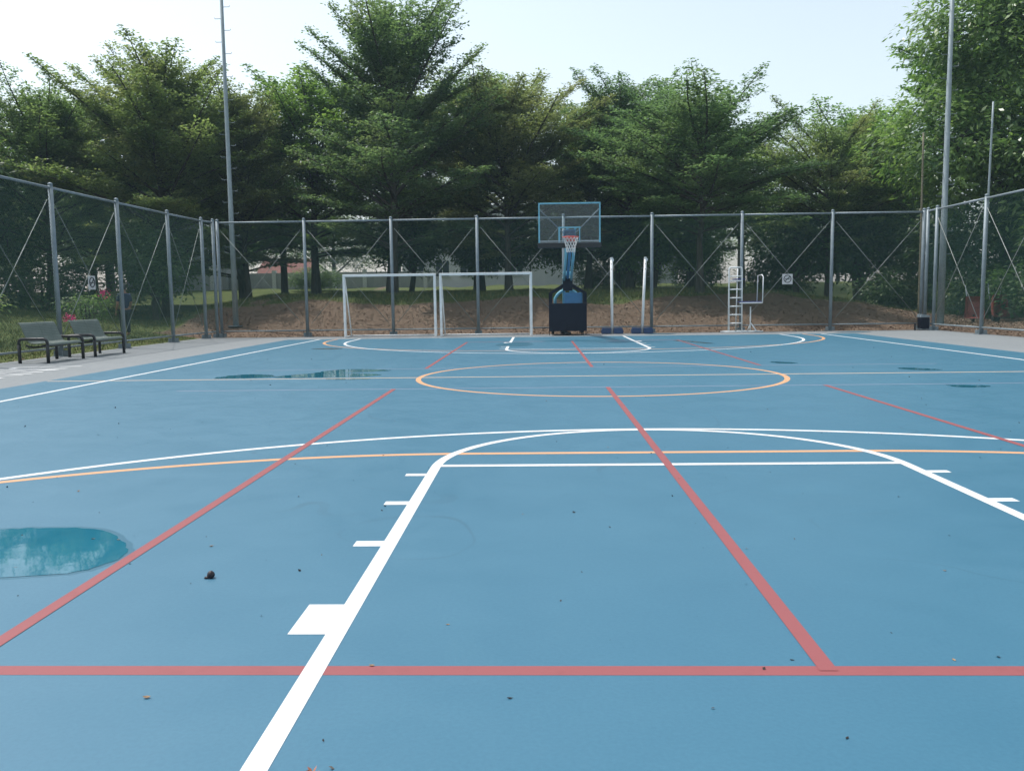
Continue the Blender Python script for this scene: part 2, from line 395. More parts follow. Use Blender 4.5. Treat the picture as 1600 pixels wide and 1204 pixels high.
# white letters painted on the apron, read from the bench side
let = MB()
def stroke(pts, w, z): ribbon(let, pts, w, z)
yt, xb, xt = 0, -11.75, -10.45
U = [(xt, 3.34), (xb + .25, 3.30)] + [(xb + .25 - .2 * math.sin(a), 3.06 + .24 * math.cos(a)) for a in np.linspace(0.2, math.pi - .2, 9)] + [(xb + .25, 2.82), (xt, 2.78)]
stroke(U, .12, .0)
stroke([(xb, 2.50), (xt, 2.50)], .12, .0); stroke([(xt - .02, 2.45), (xb + .02, 2.01)], .12, .0006); stroke([(xb, 1.95), (xt, 1.95)], .12, .0)
stroke([(xb, 1.60), (xt, 1.60)], .12, .0)
stroke([(xt, 1.30), (xb, 1.02)], .12, .0); stroke([(xb + .03, 1.0), (xt, .70)], .12, .0006)
tag(let.build('painted_letters', M['white_line']), 'white block letters painted on the grey apron by the benches', kind='structure')

# ------------------------------------------------------------------ puddles
def blob(pts, n=4):                                # closed Catmull-Rom
    P = [np.array(p, float) for p in pts]; out = []; k = len(P)
    for i in range(k):
        p0, p1, p2, p3 = P[i - 1], P[i], P[(i + 1) % k], P[(i + 2) % k]
        for j in range(n):
            t = j / n; out.append(.5 * ((2 * p1) + (p2 - p0) * t + (2 * p0 - 5 * p1 + 4 * p2 - p3) * t * t + (3 * p1 - p0 - 3 * p2 + p3) * t ** 3))
    return out
def puddle(pts, label, z=.0019, mat='water', halo=0., wob=.03):
    q = blob(pts, 5); q = [p + np.array([rnd.uniform(-wob, wob), rnd.uniform(-wob, wob)]) * .5 + np.array([math.sin(i * 1.7), math.cos(i * 2.3)]) * wob * .4 for i, p in enumerate(q)]
    c = sum(q) / len(q)
    if halo:
        m = MB(); out = [c + (p - c) * (1 + halo / max(.25, np.linalg.norm(p - c))) for p in q]
        m.add([(p[0], p[1], z - .0016) for p in out], [tuple(range(len(out)))]); tag(m.build('damp_patch', M['damp']), 'damp rim round a puddle on the court', kind='structure')
    m = MB(); m.add([(p[0], p[1], z) for p in q], [tuple(range(len(q)))])
    tag(m.build('puddle', M[mat]), label, kind='structure')
puddle([(-5.2, -9.42), (-4.6, -9.37), (-4.12, -9.38), (-3.92, -9.36), (-3.65, -9.37), (-3.44, -9.47), (-3.26, -9.68), (-3.15, -9.89), (-3.18, -10.08), (-3.29, -10.2), (-3.55, -10.25), (-3.8, -10.29), (-4.3, -10.27), (-5.2, -10.2)], 'shallow puddle reflecting sky beside the left red line', halo=.035, wob=.015)
puddle([(-6.5, .20), (-6.45, .62), (-6.15, .95), (-5.75, .80), (-5.52, .42), (-5.9, .22), (-6.2, .18)], 'dark puddle on the halfway line', wob=.04)
puddle([(-5.52, .42), (-5.3, .75), (-5.0, 1.1), (-4.9, 1.5), (-4.6, 1.85), (-4.1, 1.8), (-3.7, 1.5), (-4.1, 1.2), (-4.5, 1.0), (-4.0, .85), (-3.72, .55), (-4.1, .22), (-4.8, .2), (-5.3, .2)], 'forked dark puddle left of the centre circle', wob=.04)
puddle([(-4.5, -.08), (-4.1, -.06), (-3.75, -.1), (-4.0, -.26), (-4.3, -.24)], 'small wet patch just before the halfway line')
puddle([(5.2, .78), (5.35, .95), (5.6, .80), (5.82, .52), (5.6, .40), (5.35, .5)], 'small dark puddle beyond the halfway line')
puddle([(4.72, -1.98), (4.95, -1.98), (5.25, -2.1), (5.1, -2.28), (4.8, -2.25)], 'small dark puddle before the halfway line')
puddle([(3.45, 2.55), (3.62, 2.6), (3.9, 2.3), (3.8, 2.15), (3.55, 2.25)], 'small dark puddle right of the centre circle')
puddle([(7.75, 1.4), (7.9, 1.5), (8.1, 1.35), (7.9, 1.25)], 'tiny wet spot by the right sideline')
puddle([(2.9, 10.8), (3.15, 11.0), (3.5, 10.1), (3.75, 9.2), (3.5, 9.3), (3.2, 10.2)], 'thin wet streak near the far end of the court')
puddle([(-2.15, 9.6), (-1.9, 10.7), (-1.5, 10.9), (-1.2, 10.5), (-1.15, 9.5), (-1.4, 8.9), (-1.9, 9.0)], 'damp patch by the far key', mat='damp')
puddle([(-.9, 11.4), (-.3, 11.9), (.8, 11.8), (1.4, 11.5), (.7, 11.2), (-.2, 11.1)], 'damp streak before the hoop', mat='damp')
puddle([(-7.1, 8.7), (-6.7, 9.0), (-6.2, 8.8), (-6.5, 8.4)], 'thin wet patch inside the far orange arc')
puddle([(2.6, 15.3), (3.0, 15.6), (3.7, 15.5), (3.4, 15.1)], 'wet spot on the apron', z=.002, mat='damp')
puddle([(8.9, 15.0), (9.5, 15.4), (10.2, 15.2), (9.6, 14.8)], 'wet spot on the apron at the corner', z=.002, mat='damp')

# ------------------------------------------------------------------ fence
FH = 4.12
def chain_link(p0, p1, z0, z1, pitch=.062, r=.0024):
    d = np.array([p1[0] - p0[0], p1[1] - p0[1]]); Lg = float(np.linalg.norm(d)); d /= Lg; nn = np.array([-d[1], d[0]])
    H = z1 - z0; V = []; F = []
    for sgn, off in ((1, .002), (-1, -.002)):
        k0 = -H if sgn > 0 else 0
        u = k0
        while u < (Lg if sgn > 0 else Lg + H):
            # line: s = u + sgn * h
            h0 = max(0, -u) if sgn > 0 else max(0, u - Lg); h1 = min(H, Lg - u) if sgn > 0 else min(H, u)
            if h1 - h0 > .03:
                a = (u + sgn * h0, h0); b = (u + sgn * h1, h1); q = .7071 * r
                def P(sh, ds, dn):
                    s_, h_ = sh; return (p0[0] + d[0] * (s_ + ds) + nn[0] * (off + dn), p0[1] + d[1] * (s_ + ds) + nn[1] * (off + dn), z0 + h_)
                i = len(V)
                for e in (a, b): V += [P(e, -1.4142 * r, 0), P(e, .7 * r, r), P(e, .7 * r, -r)]
                F += [(i, i + 1, i + 4, i + 3), (i + 1, i + 2, i + 5, i + 4), (i + 2, i, i + 3, i + 5)]
            u += pitch * 1.4142
    return fast_mesh('chain_link', np.array(V), np.array(F))
def fence(name, label, posts, plates=True):
    t = thing(name, label, 'fence')
    for (x, y) in posts:
        p = MB().tube([(x, y, -.02), (x, y, FH + .03)], .058, 14).tube([(x, y, FH + .03), (x, y, FH + .08), (x, y, FH + .10)], [.062, .055, .02], 12)
        o = p.build('post', M['galv'], t); o.data.polygons.foreach_set('use_smooth', [len(q.vertices) == 4 for q in o.data.polygons])
        b = MB().box((x, y, .008), (.30, .30, .016))
        for k in range(4):
            a = R_(90 * k + 45); b.box((x + .11 * math.cos(a), y + .11 * math.sin(a), .075), (.12, .012, .13), Matrix.Rotation(a, 3, 'Z'))
        b.build('base_plate', M['galv_dark'], o)
    for i in range(len(posts) - 1):
        a, b = posts[i], posts[i + 1]; dx, dy = b[0] - a[0], b[1] - a[1]; Lg = math.hypot(dx, dy); ux, uy = dx / Lg, dy / Lg
        A = lambda s: (a[0] + ux * s, a[1] + uy * s)
        tube_obj('top_rail', [(*A(.04), FH - .03), (*A(Lg - .04), FH - .03)], .034, M['galv'], t, 10)
        tube_obj('bottom_rail', [(*A(.05), .21), (*A(Lg - .05), .21)], .024, M['galv'], t, 8)
        if Lg > 1.6:
            for (s0, z0, s1, z1) in ((.12, 3.80, Lg - .16, .45), (Lg - .12, 3.80, .16, .45)):
                off = .03 if s0 < 1 else .045; nx, ny = uy * off, -ux * off
                tube_obj('brace_cable', [(A(s0)[0] + nx, A(s0)[1] + ny, z0), (A(s1)[0] + nx, A(s1)[1] + ny, z1)], .0095, M['brace'], t, 6)
        link('chain_link', chain_link(A(.05), A(Lg - .05), .22, FH - .05), M['wire'], t)
    return t
backp = [(-12.45, 16.8), (-9.32, 16.8), (-6.20, 16.8), (-3.13, 16.8), (-.06, 16.8), (3.06, 16.8), (6.22, 16.8), (9.37, 16.8), (12.53, 16.8)]
fence('back_fence', 'tall chain link fence with galvanised posts across the far end behind the hoop', backp)
fence('side_fence', 'tall chain link fence down the left side behind the two benches', [(-12.52, 16.55), (-12.68, 15.9), (-12.78, 13.37), (-12.8, 10.09), (-12.8, 6.79), (-12.8, 3.5), (-12.8, .2)])
fence('side_fence', 'tall chain link fence down the right side of the court', [(12.56, 16.55), (12.55, 15.84), (12.55, 12.63), (12.55, 9.4), (12.55, 6.2), (12.55, 3.0)])

def no_smoking(label, loc, rz, rx=0):
    t = thing('no_smoking_sign', label, 'sign', loc, rz, 'no smoking signs on the fence')
    b = MB().box((0, 0, 0), (.36, .012, .36)).build('board', M['sign'], t, bevel=.003)
    ring = [(.125 * math.cos(a), -.012, .125 * math.sin(a) + .01) for a in np.linspace(0, 2 * math.pi, 33)[:-1]]
    tube_obj('ring', ring, .013, M['ink'], t, 6, True)
    q = MB(); q.box((0, -.009, .01), (.235, .006, .024), Matrix.Rotation(R_(-45), 3, 'Y')); q.build('slash', M['ink'], t)
    q = MB(); q.box((-.012, -.0085, .0), (.15, .004, .026)); q.box((.085, -.0085, .0), (.018, .004, .026)); q.tube([(.075, -.008, .03), (.085, -.008, .05), (.065, -.008, .065), (.075, -.008, .085)], .006, 5)
    q.build('cigarette', M['ink'], t)
    t.rotation_euler = (rx, 0, rz); return t
no_smoking('white no smoking sign on the left fence above the benches', (-12.74, 8.36, 1.83), R_(90))
no_smoking('white no smoking sign on the back fence right of the umpire stand', (7.82, 16.74, 1.82), 0)

# ------------------------------------------------------------------ benches
def make_bench(label, loc):
    t = thing('park_bench', label, 'bench', loc, 0, 'benches along the left fence')
    w = 1.52
    for y in (0.03, w - .03):
        tube_obj('armrest', [(-.36, y, .40), (-.36, y, .46), (-.345, y, .505), (-.30, y, .53), (.20, y, .53), (.25, y, .505), (.275, y, .46), (.275, y, .40)], .033, M['black'], t, 10)
        for x in (-.36, .275): tube_obj('leg', [(x, y, 0), (x, y, .41)], .036, M['black'], t, 10)
    tube_obj('seat_rail', [(-.2, .02, .40), (-.15, .06, .36), (-.1, .1, .345), (-.1, w - .1, .345), (-.15, w - .06, .36), (-.2, w - .02, .40)], .022, M['black'], t, 8)
    tube_obj('seat_rail', [(.15, .05, .385), (.15, w - .05, .385)], .020, M['black'], t, 8)
    def sheet(name, prof):
        for (a, b) in ((.07, w / 2 - .006), (w / 2 + .006, w - .07)):
            top = [(x, z) for x, z in prof]; n = len(prof)
            low = []
            for i, (x, z) in enumerate(prof):
                j, k = max(i - 1, 0), min(i + 1, n - 1); tx, tz = prof[k][0] - prof[j][0], prof[k][1] - prof[j][1]; l = math.hypot(tx, tz)
                low.append((x + tz / l * .014, z - tx / l * .014))
            m = MB(); vs = []; 
            for y in (a, b): vs += [(x, y, z) for x, z in top] + [(x, y, z) for x, z in low]
            fs = []
            for i in range(n - 1):
                fs += [(i, i + 1, 2 * n + i + 1, 2 * n + i), (n + i, 3 * n + i, 3 * n + i + 1, n + i + 1), (i, n + i, n + i + 1, i + 1), (2 * n + i, 2 * n + i + 1, 3 * n + i + 1, 3 * n + i)]
            fs += [(0, 2 * n, 3 * n, n), (n - 1, 2 * n - 1, 4 * n - 1, 3 * n - 1)]
            m.add(vs, fs).build(name, M['perf'], t)
    sheet('seat', [(.27, .385), (.262, .415), (.235, .432), (.12, .428), (0, .418), (-.1, .425), (-.16, .445)])
    sheet('backrest', [(-.165, .452), (-.20, .50), (-.235, .57), (-.285, .70), (-.33, .82), (-.355, .865), (-.385, .875)])
    return t
b1 = make_bench('grey perforated bench with black arms, the nearer of two by the left fence', (-12.02, 4.36, -.004))
b2 = make_bench('grey perforated bench with black arms, the farther of two beside the fence post', (-12.02, 6.38, -.004))

# ------------------------------------------------------------------ goals
def make_goal(label, x0, x1, y=15.4, depth=.75):
    t = thing('futsal_goal', label, 'goal', ((x0 + x1) / 2, y, 0), 0, 'white goals against the back fence')
    h = (x1 - x0) / 2; H = 2.07
    for s in (-1, 1):
        MB().box((s * h, 0, H / 2), (.085, .085, H)).build('post', M['white'], t, bevel=.012)
        tube_obj('rear_stay', [(s * h * .985, .05, H - .06), (s * h * .97, depth, .05)], .024, M['white_dirty'], t)
        tube_obj('ground_bar', [(s * h * .985, .05, .03), (s * h * .97, depth, .03)], .024, M['white_dirty'], t)
    MB().box((0, 0, H + .043), (2 * h + .085, .085, .085)).build('crossbar', M['white'], t, bevel=.012)
    tube_obj('rear_bar', [(-h * .95, depth, .03), (h * .95, depth, .03)], .024, M['white_dirty'], t)
    return t
make_goal('white futsal goal frame, the left of the pair, its sloping stay showing', -7.63, -4.51)
make_goal('white futsal goal frame, the right of the pair, nearer the hoop', -4.31, -1.22)

# ------------------------------------------------------------------ basketball stand
def basketball():
    t = thing('basketball_hoop', 'portable basketball stand with navy padding and a clear blue framed backboard', 'basketball hoop', (0.02, 15.2, 0))
    Y = lambda y: y - 15.2
    # ballast base
    MB().box((0, .85, .36), (1.10, 1.55, .36)).build('base', M['cyan_dark'], t, bevel=.02)
    MB().box((.20, .34, 1.23), (.62, .5, .42)).build('ballast_box', M['cyan_dark'], t, bevel=.02)
    # front pad: lower panel, two side strips and shoulders meeting in a neck
    pad = MB()
    pad.prism([(-.64, .14), (.64, .14), (.64, 1.08), (-.64, 1.08)], -.06, .06)
    for s in (-1, 1):
        pad.prism([(s * .64, 1.085), (s * .52, 1.085), (s * .52, 1.41), (s * .64, 1.44)], -.06, .06)
        pad.prism([(s * .64, 1.443), (s * .52, 1.413), (s * .16, 1.60), (s * .16, 1.74)], -.061, .06)
    pad.prism([(-.158, 1.50), (.158, 1.50), (.17, 1.92), (-.17, 1.92)], -.09, .07)
    pad.build('pad', M['navy'], t, bevel=.004)
    # arch of bent pipes seen in the opening
    for s in (-1, 1):
        tube_obj('arch_pipe', [(s * .42, .30, 1.0), (s * .42, .30, 1.25), (s * .34, .30, 1.38), (s * .22, .30, 1.48), (s * .09, .30, 1.52)], .05, M['cyan'], t, 10)
        for y in (.12, 1.45):
            w = MB()
            for q in (-.022, .022): w.tube([(s * .50 + q - .012, y, .075), (s * .50 + q + .012, y, .075)], .075, 16)
            wo = w.build('wheel', M['rubber'], t); MB().box((s * .50, y, .135), (.10, .14, .03)).box((s * .5, y, .10), (.018, .05, .06)).build('fork', M['black'], wo)
        tube_obj('screw_jack', [(s * .62, .08, 0.0), (s * .62, .08, .2)], .012, M['black'], t, 6)
    MB().box((0, .2, .06), (.22, .16, .09)).build('foot', M['black'], t, bevel=.01)
    MB().box((0, .15, .165), (1.1, .2, .04)).build('front_bar', M['black'], t)
    # tower and forward arms: two stacked pairs of parallel beams
    for s in (-1, 1):
        tube_obj('mast', [(s * .12, .55, .5), (s * .12, .35, 1.55), (s * .12, .16, 1.96)], .045, M['cyan'], t, 8)
        tube_obj('upper_arm', [(s * .118, .10, 1.90), (s * .118, Y(11.75), 3.32)], .036, M['cyan'], t, 8)
        tube_obj('lower_arm', [(s * .118, -.02, 1.72 + .12), (s * .118, Y(11.6), 2.98)], .036, M['cyan'], t, 8)
    MB().tube([(0, .08, 1.88), (0, Y(11.8), 3.1)], .045, 8).build('hydraulic_ram', M['cyan_dark'], t)
    MB().box((0, -.12, 2.06), (.24, .12, .10)).tube([(-.16, -.12, 2.10), (.16, -.12, 2.10)], .045, 10).build('pivot', M['cyan'], t, bevel=.01)
    yb = Y(11.2); zt, zb = 4.01, 2.84; cx = -.075; hw = .90
    MB().box((cx, yb, (zt + zb) / 2), (2 * hw - .06, .012, zt - zb - .06)).build('backboard', M['glass'], t)
    frame = MB()
    for s in (-1, 1): frame.box((cx + s * (hw - .022), yb, (zt + zb) / 2), (.044, .05, zt - zb))
    frame.box((cx, yb, zt - .022), (2 * hw - .09, .05, .044))
    frame.build('board_frame', M['cyan'], t, bevel=.006)
    MB().box((cx, yb, zb + .07), (2 * hw - .09, .045, .035)).box((cx, yb, zb + .02), (2 * hw - .09, .045, .02)).build('bottom_frame', M['grey_metal'], t)
    MB().prism([(cx - hw - .03, zb - .13), (cx + hw + .03, zb - .13), (cx + hw + .03, zb + .02), (cx - hw - .03, zb + .02)], yb - .05, yb + .05).build('edge_pad', M['black'], t, bevel=.02)
    sq = MB(); q = .295
    sq.box((cx - q, yb - .010, 3.075), (.052, .008, .42)); sq.box((cx + q, yb - .010, 3.075), (.028, .008, .42)); sq.box((cx, yb - .010, 3.30), (2 * q + .05, .008, .036))
    sq.build('target_square', M['cyan'], t)
    for s in (-1, 1): tube_obj('board_strut', [(cx + s * (hw - .04), yb + .05, 3.82), (cx + s * .12 + .02, Y(11.75), 3.12)], .018, M['grey_metal'], t, 6)
    MB().box((cx, yb + .18, 3.05), (.34, .28, .38)).build('bracket', M['cyan_dark'], t, bevel=.02)
    rc = (cx + .02, yb - .40, 2.995)
    ring = [(rc[0] + .228 * math.cos(a), rc[1] + .228 * math.sin(a), rc[2]) for a in np.linspace(0, 2 * math.pi, 33)[:-1]]
    rm = tube_obj('rim', ring, .014, M['rim'], t, 8, True)
    MB().box((rc[0], yb - .10, rc[2] - .03), (.24, .16, .02)).box((rc[0], yb - .03, rc[2] - .02), (.26, .02, .16)).build('mount_plate', M['rim'], rm)
    net = MB(); n = 12; rows = [(.215, 0), (.190, -.09), (.165, -.18), (.14, -.27), (.125, -.36), (.12, -.43)]
    for i in range(len(rows) - 1):
        for j in range(n):
            a0 = 2 * math.pi * (j + .5 * (i % 2)) / n
            for d in (-.5, .5):
                a1 = a0 + d * 2 * math.pi / n; r0, z0 = rows[i]; r1, z1 = rows[i + 1]
                net.tube([(rc[0] + r0 * math.cos(a0), rc[1] + r0 * math.sin(a0), rc[2] + z0), (rc[0] + r1 * math.cos(a1), rc[1] + r1 * math.sin(a1), rc[2] + z1)], .0075, 4, False)
    net.tube([(rc[0] + .09, rc[1] - .08, rc[2] - .43), (rc[0] + .10, rc[1] - .08, rc[2] - .52)], .008, 4)
    net.build('net', M['cord'], rm)
basketball()

# ------------------------------------------------------------------ volleyball posts
def vpost(label, x, y, lean):
    t = thing('volleyball_post', label, 'volleyball post', (x, y, 0), 0, 'free standing volleyball posts')
    tube_obj('pole', [(0, 0, 0), (lean, .0, 2.58)], .047, M['white'], t, 12)
    MB().tube([(lean * .985, 0, 2.55), (lean * 1.01, 0, 2.63)], .05, 12).box((lean + .06, 0, 2.54), (.03, .04, .09)).build('pulley_cap', M['white'], t)
    for z in (2.40, 2.22): MB().box((lean * z / 2.56, -.058, z), (.018, .012, .03)).build('hook', M['black'], t)
    for s in (-1, 1):
        m = MB(); m.prism([(s * .05, .01), (s * .37, .01), (s * .38, .10), (s * .33, .21), (s * .05, .20)], -.16, .16)
        m.build('ballast_bag', M['blue_vinyl'], t, bevel=.012)
vpost('white volleyball post with blue base bags, standing upright nearest the hoop', 1.585, 15.95, -.02)
vpost('white volleyball post with blue base bags, leaning right beside a fence post', 2.62, 15.95, .11)

# ------------------------------------------------------------------ umpire stand
def umpire():
    t = thing('umpire_stand', 'white tubular umpire ladder stand with blue seat board before the back fence', 'umpire stand', (5.83, 15.9, 0))
    m = M['white_dirty']
    for s in (-1, 1):
        x0, x1 = s * .22, s * .225
        tube_obj('upright', [(x0, 0, .03), (x1, .10, 2.12), (x1 * .97, .105, 2.2), (x1 * .8, .107, 2.235)], 0.0250, m, t)
        tube_obj('rear_upright', [(s * .13 - .0, .55, .03), (s * .15, .42, 2.2)], 0.0213, m, t)
    tube_obj('top_bar', [(-.19, .107, 2.235), (.19, .107, 2.235)], 0.0250, m, t)
    for z in (.32, .61, .90, 1.19, 1.48, 1.77): tube_obj('rung', [(-.215, .10 * z / 2.2, z), (.215, .10 * z / 2.2, z)], 0.0213, m, t)
    tube_obj('rung', [(-.22, .09, 1.93), (.22, .09, 1.93)], 0.0175, m, t)
    MB().box((.16, .33, 1.83), (.36, .30, .035)).build('seat', M['blue_board'], t, bevel=.006)
    tube_obj('base_rail', [(-.50, .05, .03), (-.36, -.03, .025), (-.1, -.07, .025), (.3, -.08, .025), (.9, -.02, .025), (.95, .02, .03)], 0.0250, m, t)
    tube_obj('base_rail', [(-.46, .06, .03), (-.3, .5, .025), (.3, .6, .025), (.9, .3, .025)], 0.0225, m, t)
    MB().box((.50, .12, 1.05), (.78, .34, .03)).build('footboard', M['blue_board'], t, bevel=.005)
    tube_obj('board_frame', [(.12, -.06, 1.01), (.90, -.06, 1.01)], 0.0213, m, t)
    tube_obj('guard_rail', [(.90, -.06, 1.01), (.915, -.05, 1.9), (.91, .10, 1.97), (.82, .30, 1.95), (.80, .30, 1.03)], 0.0187, m, t)
    tube_obj('prop', [(.52, .05, .03), (.52, .05, .88)], .024, m, t)
    tube_obj('prop_brace', [(.53, .03, .32), (.70, -.03, .06), (.74, -.04, .04)], 0.0200, m, t)
    tube_obj('prop_brace', [(.51, .05, .25), (.46, .2, .04)], 0.0200, m, t)
umpire()

# ------------------------------------------------------------------ bin in the corner
def bin_():
    t = thing('litter_bin', 'small dark blue bin with a sloped grey lid in the far right corner', 'bin', (12.30, 16.05, -.004))
    MB().prism([(-.14, .06), (.14, .06), (.15, .44), (-.15, .44)], -.14, .14).build('body', M['navy'], t, bevel=.01)
    MB().prism([(-.17, .445), (.17, .445), (.16, .50), (-.14, .56)], -.16, .16).build('lid', M['galv'], t, bevel=.008)
    MB().box((.17, 0, .25), (.02, .2, .3)).build('side_panel', M['galv_dark'], t)
    for x in (-.28, .32): MB().box((x, .0, .12), (.03, .1, .24)).build('leg', M['black'], t)
    MB().box((.02, .04, .235), (.62, .05, .02)).build('crossbar', M['black'], t)
bin_()

# ------------------------------------------------------------------ tall poles
def flood(label, x, y, H, r0):
    z = hz(x, y); t = thing('floodlight_pole', label, 'floodlight pole', (x, y, z), 0, 'tall grey floodlight poles')
    tube_obj('pole', [(0, 0, -.1), (0, 0, 4.6), (0, 0, 4.62), (0, 0, 8.9), (0, 0, 8.92), (0, 0, H)], [r0, r0 * .86, r0 * .80, r0 * .68, r0 * .62, r0 * .5], M['pole'], t, 14)
    z = 2.6; s = 1
    while z < H - 1:
        tube_obj('step_peg', [(s * r0 * .5, 0, z), (s * (r0 + .17), 0, z), (s * (r0 + .19), 0, z + .05)], .011, M['galv'], t, 5); z += .42; s = -s
    MB().box((0, 0, .01), (.5, .5, .03)).build('base_plate', M['galv_dark'], t)
    MB().box((0, -.1, H), (1.3, .08, .08)).build('cross_arm', M['galv'], t)
    for sx in (-1, 1): MB().box((sx * .45, -.22, H + .12), (.42, .16, .34), Matrix.Rotation(R_(-35), 3, 'X')).build('floodlight', M['galv_dark'], t)
flood('tall tapered grey floodlight pole with step pegs behind the left corner of the fence', -12.63, 18.8, 15.5, .108)
flood('tall tapered grey floodlight pole with step pegs behind the right corner of the fence', 14.0, 18.5, 15.2, .128)
def thin_pole(label, x, y, h, lean, r, mat):
    z = hz(x, y); t = MB(); n = 9
    t.tube([(lean * i / n, 0, -.1 + (h + .1) * i / n) for i in range(n + 1)], [r * (1 - .35 * i / n) for i in range(n + 1)], 8)
    for i in range(1, n): t.tube([(lean * i / n, 0, -.1 + (h + .1) * i / n - .015), (lean * i / n, 0, -.1 + (h + .1) * i / n + .015)], r * (1.18 - .35 * i / n), 8)
    o = t.build('slender_pole', mat, None, True); o.location = (x, y, z); tag(o, label, 'pole', 'thin poles beyond the right fence')
thin_pole('thin brown pole rising behind the far right corner post, left of the floodlight pole', 13.42, 19.0, 7.0, -.06, .05, M['bamboo'])
thin_pole('thin greyish pole leaning right above the right side fence', 13.25, 14.0, 7.2, .07, .045, M['pole'])

# ------------------------------------------------------------------ wheelbarrows propped beyond the right fence
def barrow(label, x, y, rz):
    z = hz(x, y); t = thing('wheelbarrow', label, 'wheelbarrow', (x, y, z), rz, 'wheelbarrows tipped up beyond the fence')
    tray = MB(); o = [(-.34, .18), (.34, .18), (.30, 1.0), (-.30, 1.0)]; i = [(-.2, .32), (.2, .32), (.18, .86), (-.18, .86)]
    tray.add([(a, 0, b) for a, b in o] + [(a, .26, b) for a, b in i] + [(a * .96, .012, b) for a, b in o] + [(a, .245, b) for a, b in i],
             [(0, 1, 5, 4), (1, 2, 6, 5), (2, 3, 7, 6), (3, 0, 4, 7), (4, 5, 6, 7), (8, 12, 13, 9), (9, 13, 14, 10), (10, 14, 15, 11), (11, 15, 12, 8), (12, 15, 14, 13), (0, 8, 9, 1), (1, 9, 10, 2), (2, 10, 11, 3), (3, 11, 8, 0)])
    tray.build('tray', M['barrow'], t)
    for s in (-1, 1): tube_obj('handle', [(s * .10, .30, .15), (s * .2, .30, .8), (s * .30, .22, 1.45)], .018, M['galv'], t)
    w = MB().tube([(-.035, .3, .18), (.035, .3, .18)], .18, 18).build('wheel', M['rubber'], t)
    t.rotation_euler = (R_(-8), 0, rz)
barrow('rusty red wheelbarrow tipped on end beyond the right fence, left of the post', 15.2, 18.4, R_(-20))
barrow('rusty red wheelbarrow tipped on end beyond the right fence, right of the post', 15.9, 17.8, R_(15))

